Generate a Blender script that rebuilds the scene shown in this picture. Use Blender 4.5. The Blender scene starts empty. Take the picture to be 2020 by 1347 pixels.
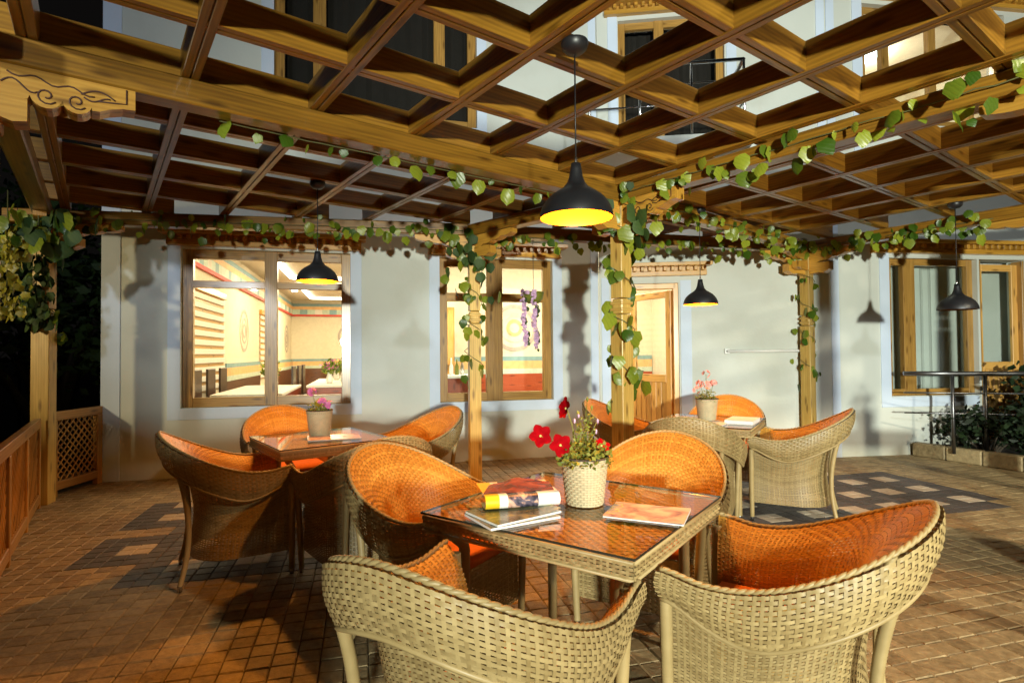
import bpy, math, random
from mathutils import Vector, Matrix
random.seed(7)
R = math.radians
sc = bpy.context.scene
C = sc.collection

# ------------------------------------------------------------------ camera, sky, lights, exposure
cam_d = bpy.data.cameras.new('camera'); cam = bpy.data.objects.new('camera', cam_d); C.objects.link(cam)
cam_d.sensor_width = 36.0; cam_d.lens = 36*1111.7/2020; cam_d.clip_start = .05; cam_d.clip_end = 800
cam.matrix_world = Matrix.Translation((0, 0, 1.27)) @ Matrix.Rotation(R(90+1.167), 4, 'X') @ Matrix.Rotation(R(-.459), 4, 'Z')
sc.camera = cam
w = bpy.data.worlds.new('World'); sc.world = w; w.use_nodes = True
bg = w.node_tree.nodes['Background']; bg.inputs[0].default_value = (.50, .45, .42, 1); bg.inputs[1].default_value = .008
sc.view_settings.view_transform = 'Standard'; sc.view_settings.look = 'None'
sc.view_settings.exposure = -.12; sc.view_settings.gamma = 1
sc.cycles.use_denoising = True; sc.cycles.max_bounces = 6; sc.cycles.transparent_max_bounces = 12
sc.cycles.sample_clamp_indirect = 4; sc.cycles.caustics_reflective = False; sc.cycles.caustics_refractive = False

def aim(o, p, t):
    o.location = p; o.rotation_euler = (Vector(t)-Vector(p)).to_track_quat('-Z', 'Y').to_euler()
def spot(name, p, t, watt, col, ang, blend, rad):
    l = bpy.data.lights.new(name, 'SPOT'); l.energy = watt; l.color = col; l.spot_size = R(ang); l.spot_blend = blend
    l.shadow_soft_size = rad; o = bpy.data.objects.new(name, l); C.objects.link(o); aim(o, p, t); return o
def area(name, p, t, watt, col, sx, sy):
    l = bpy.data.lights.new(name, 'AREA'); l.energy = watt; l.color = col; l.shape = 'RECTANGLE'; l.size = sx; l.size_y = sy
    o = bpy.data.objects.new(name, l); C.objects.link(o); aim(o, p, t); return o
def point(name, p, watt, col, rad):
    l = bpy.data.lights.new(name, 'POINT'); l.energy = watt; l.color = col; l.shadow_soft_size = rad
    o = bpy.data.objects.new(name, l); C.objects.link(o); o.location = p; return o
FLOOD = (1.1, -7.0, 1.72)
spot('yard_flood_light', FLOOD, (3.6, 6.8, 1.6), 7600, (.96, 1, .84), 70, 1, .15)
spot('upper_facade_fill', (-2.2, -1.6, 2.9), (-1.9, 6.4, 4.9), 560, (.86, .95, 1), 72, .5, .12)  # added spot, no lamp known here; brightens the upper facade
spot('upper_facade_fill', (2.6, -1.6, 2.9), (3.3, 6.8, 4.7), 620, (.88, .96, 1), 76, .5, .12)  # second added spot for the upper facade
spot('right_floor_fill', (6.2, -2.2, 4.6), (2.8, 3.2, 0), 2300, (1, .88, .64), 60, .7, .15)  # added spot without a known lamp, lifts the right hand floor
spot('left_post_fill', (-5.6, .6, 2.1), (-4.1, 4.9, 1.7), 420, (1, .80, .42), 30, .6, .10)  # added spot without a known lamp, lifts the left post and plants

# ------------------------------------------------------------------ frames of reference
S = .5775
A = Vector((math.sin(.9385), math.cos(.9385), 0)); B = Vector((-math.cos(.9385), math.sin(.9385), 0))
LO = Vector((.0938, 2.3918, 0)); Z = Vector((0, 0, 1)); X = Vector((1, 0, 0))
def lat(a, b, z=0): return LO+A*(S*a)+B*(S*b)+Z*z
class Plane:
    def __init__(s, p, q):
        s.o = Vector((p[0], p[1], 0)); d = Vector((q[0]-p[0], q[1]-p[1], 0)); s.L = d.length
        s.u = d.normalized(); s.n = Vector((-s.u.y, s.u.x, 0))
    def __call__(s, t, v, z): return s.o+s.u*t+s.n*v+Z*z
C1 = (1.10, 7.08); C2 = (3.80, 6.72); C3 = (7.2, 7.2)
W1 = Plane((0, 6.79), C1); W1.u = Vector((.968, .252, 0)).normalized(); W1.n = Vector((-W1.u.y, W1.u.x, 0))
W2 = Plane(C1, C2); W3 = Plane(C2, C3)

# ------------------------------------------------------------------ object helpers
def tag(o, label=None, cat=None, group=None, kind=None):
    if label: o['label'] = label
    if cat: o['category'] = cat
    if group: o['group'] = group
    if kind: o['kind'] = kind
    return o
def thing(name, label, cat, loc=(0, 0, 0), rz=0, group=None):
    o = bpy.data.objects.new(name, None); C.objects.link(o); o.empty_display_size = .1
    o.location = loc; o.rotation_euler = (0, 0, rz)
    return tag(o, label, cat, group)
def link(name, me, parent=None, loc=None, rot=None, m=None):
    o = bpy.data.objects.new(name, me); C.objects.link(o)
    if parent: o.parent = parent
    if loc is not None: o.location = loc
    if rot is not None: o.rotation_euler = rot
    return o
def clone(o, parent=None):
    c = o.copy(); C.objects.link(c)
    if parent: c.parent = parent
    for ch in list(o.children): clone(ch, c)
    return c

class MB:
    def __init__(s): s.v = []; s.f = []; s.uv = []; s.sm = []; s.mi = []
    def face(s, idx, uv=None, smooth=False, mi=0):
        s.f.append(tuple(idx)); s.uv.append(uv or [(0, 0)]*len(idx)); s.sm.append(smooth); s.mi.append(mi)
    def quad(s, a, b, c, d, mi=0, smooth=False):
        i = len(s.v); s.v += [Vector(p) for p in (a, b, c, d)]
        lu = (Vector(b)-Vector(a)).length; lv = (Vector(d)-Vector(a)).length
        s.face((i, i+1, i+2, i+3), [(0, 0), (lu, 0), (lu, lv), (0, lv)], smooth, mi); return s
    def box(s, c, ax, ay, az, ch=.004, mi=0):
        """box round centre c with half vectors ax, ay, az; ch chamfers the edges"""
        c = Vector(c); hv = [Vector(ax), Vector(ay), Vector(az)]; L = [h.length for h in hv]; e = [h.normalized() for h in hv]
        ch = min(ch, min(L)*.45); k0 = L.index(max(L)); off = (random.random()*9, random.random()*9)
        def uvof(p, k):
            o = [j for j in range(3) if j != k]
            if k0 in o: o = [k0, [j for j in o if j != k0][0]]
            d = p-c; return (d.dot(e[o[0]])+off[0], d.dot(e[o[1]])+off[1]+k*.37)
        base = len(s.v); idx = {}
        for sx in (-1, 1):
            for sy in (-1, 1):
                for sz in (-1, 1):
                    sg = (sx, sy, sz)
                    for k in range(3):
                        if ch <= 0 and k: idx[sg, k] = idx[sg, 0]; continue
                        p = c.copy()
                        for j in range(3): p += e[j]*sg[j]*(L[j] if (j == k or ch <= 0) else L[j]-ch)
                        idx[sg, k] = len(s.v); s.v.append(p)
        def put(ids, k):
            ps = [s.v[i] for i in ids]; n = (ps[1]-ps[0]).cross(ps[2]-ps[0]); m = sum(ps, Vector())/len(ps)
            if n.dot(m-c) < 0: ids = ids[::-1]
            s.face(ids, [uvof(s.v[i], k) for i in ids], False, mi)
        for k in range(3):
            a, b = [j for j in range(3) if j != k]
            for sg in (-1, 1):
                ids = []
                for (p, q) in ((-1, -1), (1, -1), (1, 1), (-1, 1)):
                    t = [0, 0, 0]; t[k] = sg; t[a] = p; t[b] = q; ids.append(idx[tuple(t), k])
                put(ids, k)
        if ch > 0:
            for k in range(3):
                a, b = [j for j in range(3) if j != k]
                for p in (-1, 1):
                    for q in (-1, 1):
                        t0 = [0, 0, 0]; t0[a] = p; t0[b] = q; t1 = t0[:]; t0[k] = -1; t1[k] = 1
                        put([idx[tuple(t0), a], idx[tuple(t1), a], idx[tuple(t1), b], idx[tuple(t0), b]], a)
            for sx in (-1, 1):
                for sy in (-1, 1):
                    for sz in (-1, 1): put([idx[(sx, sy, sz), k] for k in range(3)], 0)
        return s
    def beam(s, p, q, wd, h, up=Z, ch=.004, mi=0):
        """bar from p to q, wd wide, h high, centred on the line"""
        p = Vector(p); q = Vector(q); d = q-p; L = d.length; d.normalize(); sd = d.cross(up).normalized(); u2 = sd.cross(d)
        return s.box((p+q)/2, d*(L/2), sd*(wd/2), u2*(h/2), ch, mi)
    def tube(s, pts, rad, n=8, cap=True, mi=0, smooth=True, closed=False):
        pts = [Vector(p) for p in pts]; m = len(pts); rr = rad if isinstance(rad, (list, tuple)) else [rad]*m
        base = len(s.v); pn = None; acc = 0; us = []
        for i, p in enumerate(pts):
            t = (pts[(i+1) % m] if (closed or i < m-1) else p)-(pts[i-1] if (closed or i > 0) else p); t.normalize()
            if pn is None:
                a = Z if abs(t.z) < .9 else X; pn = (a-t*a.dot(t)).normalized()
            else: pn = (pn-t*pn.dot(t)).normalized()
            b = t.cross(pn)
            if i: acc += (p-pts[i-1]).length
            us.append(acc)
            for k in range(n):
                an = 2*math.pi*k/n; s.v.append(p+(pn*math.cos(an)+b*math.sin(an))*rr[i])
        for i in range(m if closed else m-1):
            i2 = (i+1) % m; u2 = us[i2] if i2 else acc
            for k in range(n):
                k2 = (k+1) % n
                s.face((base+i*n+k, base+i*n+k2, base+i2*n+k2, base+i2*n+k), [(us[i], k/n), (us[i], (k+1)/n), (u2, (k+1)/n), (u2, k/n)], smooth, mi)
        if cap and not closed:
            s.face([base+k for k in range(n)][::-1], None, False, mi); s.face([base+(m-1)*n+k for k in range(n)], None, False, mi)
        return s
    def lathe(s, prof, c=(0, 0, 0), n=24, mi=0, smooth=True):
        c = Vector(c); base = len(s.v); m = len(prof)
        for r, z in prof:
            for k in range(n):
                an = 2*math.pi*k/n; s.v.append(c+Vector((r*math.cos(an), r*math.sin(an), z)))
        for i in range(m-1):
            for k in range(n):
                k2 = (k+1) % n
                s.face((base+i*n+k, base+i*n+k2, base+(i+1)*n+k2, base+(i+1)*n+k), [(k/n, prof[i][1]), ((k+1)/n, prof[i][1]), ((k+1)/n, prof[i+1][1]), (k/n, prof[i+1][1])], smooth, mi)
        return s
    def prism(s, poly, o, ex, ey, ez, mi=0):
        """polygon (2D list in ex, ey) extruded along ez (vector), centred"""
        o = Vector(o); ex = Vector(ex); ey = Vector(ey); ez = Vector(ez); n = len(poly); b = len(s.v)
        for sg in (-.5, .5):
            for x, y in poly: s.v.append(o+ex*x+ey*y+ez*sg)
        ar = sum(poly[i][0]*poly[(i+1) % n][1]-poly[(i+1) % n][0]*poly[i][1] for i in range(n))
        flip = (ar > 0) == (ex.cross(ey).dot(ez) > 0)
        f1 = [b+i for i in range(n)]; f2 = [b+n+i for i in range(n)]; uv = [(x, y) for x, y in poly]
        if flip: s.face(f1[::-1], uv[::-1], False, mi); s.face(f2, uv, False, mi)
        else: s.face(f1, uv, False, mi); s.face(f2[::-1], uv[::-1], False, mi)
        for i in range(n):
            j = (i+1) % n; q = (b+i, b+j, b+n+j, b+n+i)
            if not flip: q = q[::-1]
            s.face(q, [(0, 0), (.1, 0), (.1, .1), (0, .1)], False, mi)
        return s
    def mesh(s, name, mats):
        me = bpy.data.meshes.new(name); me.from_pydata([tuple(v) for v in s.v], [], s.f)
        uvl = me.uv_layers.new(name='UVMap'); flat = [c for f in s.uv for p in f for c in p]
        uvl.data.foreach_set('uv', flat)
        me.polygons.foreach_set('use_smooth', s.sm); me.polygons.foreach_set('material_index', s.mi)
        for m in (mats if isinstance(mats, (list, tuple)) else [mats]): me.materials.append(m)
        me.update(); return me
    def obj(s, name, mats, parent=None, loc=None, rot=None):
        return link(name, s.mesh(name, mats), parent, loc, rot)

# ------------------------------------------------------------------ materials
def mat(name):
    m = bpy.data.materials.new(name); m.use_nodes = True; nt = m.node_tree
    return m, nt, nt.nodes['Principled BSDF'], nt.nodes['Material Output']
def nd(nt, t, **k):
    n = nt.nodes.new(t)
    for a, b in k.items():
        if a.startswith('i_'): n.inputs[int(a[2:])].default_value = b
        else: setattr(n, a, b)
    return n
def ramp(nt, stops):
    r = nt.nodes.new('ShaderNodeValToRGB'); e = r.color_ramp.elements
    while len(e) < len(stops): e.new(.5)
    for x, (p, c) in zip(e, stops): x.position = p; x.color = (*c, 1)
    return r
def simple(name, col, rough=.6, metal=0, var=.12, scale=12, bump=.0, spec=.5, emit=None, es=0, coat=0):
    m, nt, b, out = mat(name); L = nt.links.new
    tc = nd(nt, 'ShaderNodeTexCoord'); no = nd(nt, 'ShaderNodeTexNoise'); no.inputs['Scale'].default_value = scale; no.inputs['Detail'].default_value = 5
    L(tc.outputs['Object'], no.inputs['Vector'])
    lo = tuple(max(0, c*(1-var)) for c in col); hi = tuple(min(1, c*(1+var)) for c in col)
    r = ramp(nt, [(.3, lo), (.7, hi)]); L(no.outputs['Fac'], r.inputs['Fac']); L(r.outputs['Color'], b.inputs['Base Color'])
    b.inputs['Roughness'].default_value = rough; b.inputs['Metallic'].default_value = metal
    b.inputs['Specular IOR Level'].default_value = spec; b.inputs['Coat Weight'].default_value = coat
    if bump:
        bp = nd(nt, 'ShaderNodeBump'); bp.inputs['Strength'].default_value = bump; bp.inputs['Distance'].default_value = .004
        n2 = nd(nt, 'ShaderNodeTexNoise'); n2.inputs['Scale'].default_value = scale*6; n2.inputs['Detail'].default_value = 6
        L(tc.outputs['Object'], n2.inputs['Vector']); L(n2.outputs['Fac'], bp.inputs['Height']); L(bp.outputs['Normal'], b.inputs['Normal'])
    if emit: b.inputs['Emission Color'].default_value = (*emit, 1); b.inputs['Emission Strength'].default_value = es
    return m
def wood(name, dark, light, rough=.33, coat=.25):
    m, nt, b, out = mat(name); L = nt.links.new
    uv = nd(nt, 'ShaderNodeUVMap'); mp = nd(nt, 'ShaderNodeMapping'); mp.inputs['Scale'].default_value = (1.1, 17, 1)
    oi = nd(nt, 'ShaderNodeObjectInfo'); ad = nd(nt, 'ShaderNodeVectorMath', operation='ADD')
    cmb = nd(nt, 'ShaderNodeCombineXYZ'); mu = nd(nt, 'ShaderNodeMath', operation='MULTIPLY'); mu.inputs[1].default_value = 37
    L(oi.outputs['Random'], mu.inputs[0]); L(mu.outputs[0], cmb.inputs[0]); L(mu.outputs[0], cmb.inputs[1])
    L(uv.outputs[0], mp.inputs['Vector']); L(mp.outputs[0], ad.inputs[0]); L(cmb.outputs[0], ad.inputs[1])
    n1 = nd(nt, 'ShaderNodeTexNoise'); n1.inputs['Scale'].default_value = 2.2; n1.inputs['Detail'].default_value = 6; n1.inputs['Distortion'].default_value = .8
    L(ad.outputs[0], n1.inputs['Vector'])
    wv = nd(nt, 'ShaderNodeTexWave', wave_type='BANDS', bands_direction='Y'); wv.inputs['Scale'].default_value = .9; wv.inputs['Distortion'].default_value = 5; wv.inputs['Detail'].default_value = 3; wv.inputs['Detail Scale'].default_value = .7
    L(ad.outputs[0], wv.inputs['Vector'])
    mx = nd(nt, 'ShaderNodeMath', operation='MULTIPLY_ADD'); mx.inputs[1].default_value = .16; L(wv.outputs['Fac'], mx.inputs[0])
    ml = nd(nt, 'ShaderNodeMath', operation='MULTIPLY'); ml.inputs[1].default_value = .85; L(n1.outputs['Fac'], ml.inputs[0]); L(ml.outputs[0], mx.inputs[2])
    r = ramp(nt, [(.25, dark), (.75, light)]); L(mx.outputs[0], r.inputs['Fac'])
    # knots
    mp2 = nd(nt, 'ShaderNodeMapping'); mp2.inputs['Scale'].default_value = (2.2, 9, 1); ad2 = nd(nt, 'ShaderNodeVectorMath', operation='ADD')
    L(uv.outputs[0], mp2.inputs['Vector']); L(mp2.outputs[0], ad2.inputs[0]); L(cmb.outputs[0], ad2.inputs[1])
    vo = nd(nt, 'ShaderNodeTexVoronoi', feature='F1', voronoi_dimensions='2D'); vo.inputs['Scale'].default_value = 1; L(ad2.outputs[0], vo.inputs['Vector'])
    kr = ramp(nt, [(.05, (.35, .30, .25)), (.16, (1, 1, 1))]); L(vo.outputs['Distance'], kr.inputs['Fac'])
    mm = nd(nt, 'ShaderNodeMix', data_type='RGBA', blend_type='MULTIPLY'); mm.inputs[0].default_value = .8
    L(r.outputs['Color'], mm.inputs[6]); L(kr.outputs['Color'], mm.inputs[7])
    hs = nd(nt, 'ShaderNodeHueSaturation'); vr = nd(nt, 'ShaderNodeMapRange'); vr.inputs[3].default_value = .70; vr.inputs[4].default_value = 1.22
    L(oi.outputs['Random'], vr.inputs[0]); L(vr.outputs[0], hs.inputs['Value']); L(mm.outputs[2], hs.inputs['Color'])
    L(hs.outputs['Color'], b.inputs['Base Color']); b.inputs['Roughness'].default_value = rough; b.inputs['Coat Weight'].default_value = coat; b.inputs['Coat Roughness'].default_value = .2
    bp = nd(nt, 'ShaderNodeBump'); bp.inputs['Strength'].default_value = .12; bp.inputs['Distance'].default_value = .003
    L(mx.outputs[0], bp.inputs['Height']); L(bp.outputs['Normal'], b.inputs['Normal'])
    return m
def leafmat(name, c1, c2, rough=.35, tr=.3):
    m, nt, b, out = mat(name); L = nt.links.new
    oi = nd(nt, 'ShaderNodeObjectInfo'); gi = nd(nt, 'ShaderNodeNewGeometry')
    ad = nd(nt, 'ShaderNodeMath', operation='ADD'); fr = nd(nt, 'ShaderNodeMath', operation='FRACT')
    L(oi.outputs['Random'], ad.inputs[0]); L(gi.outputs['Random Per Island'], ad.inputs[1]); L(ad.outputs[0], fr.inputs[0])
    r = ramp(nt, [(.1, c1), (.9, c2)]); L(fr.outputs[0], r.inputs['Fac'])
    uv = nd(nt, 'ShaderNodeUVMap'); wv = nd(nt, 'ShaderNodeTexWave', wave_type='BANDS', bands_direction='DIAGONAL'); wv.inputs['Scale'].default_value = 2.2; wv.inputs['Distortion'].default_value = 4
    L(uv.outputs[0], wv.inputs['Vector'])
    mm = nd(nt, 'ShaderNodeMix', data_type='RGBA', blend_type='MULTIPLY'); mm.inputs[0].default_value = .3
    kr = ramp(nt, [(.0, (.55, .6, .5)), (.35, (1, 1, 1))]); L(wv.outputs['Fac'], kr.inputs['Fac'])
    L(r.outputs['Color'], mm.inputs[6]); L(kr.outputs['Color'], mm.inputs[7])
    L(mm.outputs[2], b.inputs['Base Color']); b.inputs['Roughness'].default_value = rough
    bp = nd(nt, 'ShaderNodeBump'); bp.inputs['Strength'].default_value = .18; bp.inputs['Distance'].default_value = .003; L(wv.outputs['Fac'], bp.inputs['Height']); L(bp.outputs['Normal'], b.inputs['Normal'])
    t = nd(nt, 'ShaderNodeBsdfTranslucent'); L(mm.outputs[2], t.inputs['Color']); mx = nd(nt, 'ShaderNodeMixShader'); mx.inputs[0].default_value = tr
    L(b.outputs[0], mx.inputs[1]); L(t.outputs[0], mx.inputs[2]); L(mx.outputs[0], out.inputs['Surface'])
    return m
def glassmat(name, tint=(.93, .96, .95), rough=.0, refl=1.0):
    m, nt, b, out = mat(name); L = nt.links.new
    tr = nd(nt, 'ShaderNodeBsdfTransparent'); tr.inputs[0].default_value = (*tint, 1)
    gl = nd(nt, 'ShaderNodeBsdfGlossy'); gl.inputs['Roughness'].default_value = rough
    fr = nd(nt, 'ShaderNodeFresnel'); fr.inputs['IOR'].default_value = 1.5
    ml = nd(nt, 'ShaderNodeMath', operation='MULTIPLY'); ml.inputs[1].default_value = refl; L(fr.outputs[0], ml.inputs[0])
    gi = nd(nt, 'ShaderNodeNewGeometry'); sb = nd(nt, 'ShaderNodeMath', operation='SUBTRACT'); sb.inputs[0].default_value = 1; L(gi.outputs['Backfacing'], sb.inputs[1])
    m3 = nd(nt, 'ShaderNodeMath', operation='MULTIPLY'); L(ml.outputs[0], m3.inputs[0]); L(sb.outputs[0], m3.inputs[1]); ml = m3
    mx = nd(nt, 'ShaderNodeMixShader'); L(ml.outputs[0], mx.inputs[0]); L(tr.outputs[0], mx.inputs[1]); L(gl.outputs[0], mx.inputs[2]); L(mx.outputs[0], out.inputs['Surface'])
    return m
def brickmat(name, c1, c2, rough=.55):
    m, nt, b, out = mat(name); L = nt.links.new
    oi = nd(nt, 'ShaderNodeObjectInfo'); gi = nd(nt, 'ShaderNodeNewGeometry')
    ad = nd(nt, 'ShaderNodeMath', operation='ADD'); fr = nd(nt, 'ShaderNodeMath', operation='FRACT')
    L(oi.outputs['Random'], ad.inputs[0]); L(gi.outputs['Random Per Island'], ad.inputs[1]); L(ad.outputs[0], fr.inputs[0])
    no = nd(nt, 'ShaderNodeTexNoise'); no.inputs['Scale'].default_value = 26; no.inputs['Detail'].default_value = 8; no.inputs['Roughness'].default_value = .7
    L(gi.outputs['Position'], no.inputs['Vector'])
    big = nd(nt, 'ShaderNodeTexNoise'); big.inputs['Scale'].default_value = 1.3; big.inputs['Detail'].default_value = 4; L(gi.outputs['Position'], big.inputs['Vector'])
    a1 = nd(nt, 'ShaderNodeMath', operation='MULTIPLY_ADD'); a1.inputs[1].default_value = .9; L(no.outputs['Fac'], a1.inputs[0])
    a2 = nd(nt, 'ShaderNodeMath', operation='MULTIPLY_ADD'); a2.inputs[1].default_value = .22; a2.inputs[2].default_value = -.31; L(fr.outputs[0], a2.inputs[0]); L(a2.outputs[0], a1.inputs[2])
    a3 = nd(nt, 'ShaderNodeMath', operation='MULTIPLY_ADD'); a3.inputs[1].default_value = .4; L(big.outputs['Fac'], a3.inputs[0]); L(a1.outputs[0], a3.inputs[2])
    r = ramp(nt, [(.2, c1), (.85, c2)]); L(a3.outputs[0], r.inputs['Fac']); L(r.outputs['Color'], b.inputs['Base Color'])
    rr = nd(nt, 'ShaderNodeMapRange'); rr.inputs[3].default_value = rough-.14; rr.inputs[4].default_value = rough+.2; L(no.outputs['Fac'], rr.inputs[0]); L(rr.outputs[0], b.inputs['Roughness'])
    bp = nd(nt, 'ShaderNodeBump'); bp.inputs['Strength'].default_value = .8; bp.inputs['Distance'].default_value = .009; L(no.outputs['Fac'], bp.inputs['Height']); L(bp.outputs['Normal'], b.inputs['Normal'])
    return m
def emis(name, col, st):
    m, nt, b, out = mat(name); e = nd(nt, 'ShaderNodeEmission'); e.inputs[0].default_value = (*col, 1); e.inputs[1].default_value = st
    nt.links.new(e.outputs[0], out.inputs['Surface']); return m
def plaster(name, col):
    m, nt, b, out = mat(name); L = nt.links.new
    g = nd(nt, 'ShaderNodeNewGeometry'); n1 = nd(nt, 'ShaderNodeTexNoise'); n1.inputs['Scale'].default_value = 1.1; n1.inputs['Detail'].default_value = 6; L(g.outputs['Position'], n1.inputs['Vector'])
    n2 = nd(nt, 'ShaderNodeTexNoise'); n2.inputs['Scale'].default_value = 28; n2.inputs['Detail'].default_value = 6; L(g.outputs['Position'], n2.inputs['Vector'])
    r = ramp(nt, [(.25, tuple(c*q for c, q in zip(col, (.80, .78, .74)))), (.48, tuple(c*.95 for c in col)), (.65, col)]); L(n1.outputs['Fac'], r.inputs['Fac'])
    # darker, browner tone along the foot of the wall
    sx = nd(nt, 'ShaderNodeSeparateXYZ'); L(g.outputs['Position'], sx.inputs[0])
    ad = nd(nt, 'ShaderNodeMath', operation='MULTIPLY_ADD'); ad.inputs[1].default_value = .45; L(n1.outputs['Fac'], ad.inputs[0]); L(sx.outputs[2], ad.inputs[2])
    dr = ramp(nt, [(.24, (.62, .56, .46)), (.42, (1, 1, 1))]); L(ad.outputs[0], dr.inputs['Fac'])
    mm = nd(nt, 'ShaderNodeMix', data_type='RGBA', blend_type='MULTIPLY'); mm.inputs[0].default_value = .7; L(r.outputs['Color'], mm.inputs[6]); L(dr.outputs['Color'], mm.inputs[7])
    L(mm.outputs[2], b.inputs['Base Color']); b.inputs['Roughness'].default_value = .8
    bp = nd(nt, 'ShaderNodeBump'); bp.inputs['Strength'].default_value = .28; bp.inputs['Distance'].default_value = .006; L(n2.outputs['Fac'], bp.inputs['Height']); L(bp.outputs['Normal'], b.inputs['Normal'])
    return m

def wickermat(name, c1, c2):
    m, nt, b, out = mat(name); L = nt.links.new
    gi = nd(nt, 'ShaderNodeNewGeometry'); tc = nd(nt, 'ShaderNodeTexCoord'); oi = nd(nt, 'ShaderNodeObjectInfo')
    no = nd(nt, 'ShaderNodeTexNoise'); no.inputs['Scale'].default_value = 22; no.inputs['Detail'].default_value = 5; L(tc.outputs['Object'], no.inputs['Vector'])
    ad = nd(nt, 'ShaderNodeMath', operation='MULTIPLY_ADD'); ad.inputs[1].default_value = .55; L(gi.outputs['Random Per Island'], ad.inputs[0])
    sc_ = nd(nt, 'ShaderNodeMath', operation='MULTIPLY'); sc_.inputs[1].default_value = .55; L(no.outputs['Fac'], sc_.inputs[0]); L(sc_.outputs[0], ad.inputs[2])
    r = ramp(nt, [(.1, c1), (.85, c2)]); L(ad.outputs[0], r.inputs['Fac'])
    hs = nd(nt, 'ShaderNodeHueSaturation'); vr = nd(nt, 'ShaderNodeMapRange'); vr.inputs[3].default_value = .9; vr.inputs[4].default_value = 1.08; L(oi.outputs['Random'], vr.inputs[0]); L(vr.outputs[0], hs.inputs['Value'])
    L(r.outputs['Color'], hs.inputs['Color']); L(hs.outputs['Color'], b.inputs['Base Color'])
    rr = nd(nt, 'ShaderNodeMapRange'); rr.inputs[3].default_value = .34; rr.inputs[4].default_value = .62; L(no.outputs['Fac'], rr.inputs[0]); L(rr.outputs[0], b.inputs['Roughness']); return m
M = {}
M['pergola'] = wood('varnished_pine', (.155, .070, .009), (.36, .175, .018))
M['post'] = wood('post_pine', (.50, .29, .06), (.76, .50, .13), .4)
M['carved'] = wood('carved_pine', (.42, .20, .025), (.62, .33, .05), .35)
M['groove'] = simple('groove_shade_and_print', (.06, .02, .008), .7)  # dark tone for the shade in carved grooves; also the label print
M['frame'] = wood('window_wood', (.26, .13, .03), (.52, .29, .07), .3, .5)
M['door'] = wood('door_wood', (.55, .27, .06), (.78, .45, .12), .35, .3)
M['fence'] = wood('fence_wood', (.32, .15, .028), (.54, .28, .065), .45)
M['wall'] = plaster('off_white_plaster', (.65, .68, .63))
M['band'] = plaster('pale_blue_paint', (.66, .76, .92))
M['inwall'] = simple('cream_wall', (.74, .66, .50), .8, var=.05)
M['glass'] = glassmat('window_glass')
M['tglass'] = glassmat('table_glass', (.96, .94, .90), 0, 1.0)
M['gedge'] = simple('glass_edge', (.02, .025, .02), .1)
M['paver'] = brickmat('tan_paver', (.13, .088, .038), (.52, .40, .215))
M['pdark'] = brickmat('charcoal_paver', (.03, .027, .028), (.125, .11, .108))
M['plight'] = brickmat('pale_paver', (.34, .29, .22), (.64, .58, .48))
M['joint'] = simple('joint_sand', (.09, .068, .04), .95, bump=.5, scale=30)
M['soil'] = simple('dark_soil', (.03, .025, .02), .95, bump=.6, scale=8)
M['wicker'] = wickermat('cream_wicker', (.19, .130, .050), (.37, .275, .125))
M['wickin'] = wickermat('lamplit_wicker', (.36, .15, .018), (.58, .29, .05))  # cream weave with the pendants' orange light put into its colour
M['cushion'] = simple('orange_cushion', (.72, .20, .05), .85, var=.08, bump=.3, scale=40)
M['steel'] = simple('brushed_steel', (.55, .55, .56), .22, 1)
M['rail'] = simple('dull_steel', (.22, .22, .23), .38, 1)
M['black'] = simple('black_enamel', (.012, .012, .014), .42, var=.2)
M['shadein'] = simple('gold_lining', (.20, .075, .0006), .5, var=.02)
M['bulb'] = emis('bulb', (1, .55, .10), 14)
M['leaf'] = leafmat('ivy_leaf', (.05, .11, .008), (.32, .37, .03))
M['leafy'] = leafmat('yellow_leaf', (.30, .26, .02), (.42, .36, .04))
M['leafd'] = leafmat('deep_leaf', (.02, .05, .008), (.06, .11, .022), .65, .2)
M['vine'] = simple('vine_stem', (.10, .10, .03), .7)
M['shrubleaf'] = leafmat('shrub_leaf', (.006, .016, .004), (.02, .045, .012), .6, .15)
M['herb'] = leafmat('herb', (.16, .20, .03), (.34, .34, .06), .5)
M['petred'] = simple('petal_red', (.30, .0008, .004), .7, var=.2, scale=40, spec=.05)
M['petpink'] = simple('petal_pink', (.62, .17, .40), .55, var=.15, scale=40)
M['petsal'] = simple('petal_salmon', (.85, .34, .28), .55, var=.2, scale=40)
M['petlil'] = simple('petal_lilac', (.62, .40, .58), .6, var=.25, scale=40)
M['yellow'] = simple('stamen', (.85, .65, .2), .6)
M['basket'] = simple('straw_weave', (.50, .42, .26), .55, var=.10, scale=30)
M['paper'] = simple('paper', (.80, .79, .76), .45, var=.03)
M['potgreen'] = simple('lime_plastic', (.30, .36, .04), .45)
M['olive'] = simple('olive_plastic', (.16, .18, .02), .5)
M['white'] = simple('white_paint', (.78, .78, .76), .4, var=.03)
M['dkwood'] = wood('dark_chair_wood', (.025, .014, .01), (.07, .04, .025), .35)
M['cloth'] = simple('tablecloth', (.76, .72, .64), .8, var=.04)
M['maroon'] = wood('red_wainscot', (.28, .04, .012), (.42, .075, .02), .4)
M['brown'] = wood('brown_wainscot', (.10, .035, .012), (.17, .06, .02), .4)
M['teal'] = simple('teal_paint', (.22, .36, .38), .6)
M['mint'] = simple('mint_paint', (.52, .62, .50), .6)
M['orange'] = simple('orange_paint', (.78, .46, .20), .6)
M['red'] = simple('red_paint', (.62, .05, .03), .6)
M['mural'] = simple('mural_grey', (.45, .38, .33), .8)
M['curtain'] = simple('grey_curtain', (.62, .64, .60), .9, var=.06, scale=3)
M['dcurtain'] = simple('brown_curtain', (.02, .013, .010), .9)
M['coving'] = emis('cove_light', (1, .92, .74), 9)
M['downl'] = emis('downlight', (1, .96, .86), 22)
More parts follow.
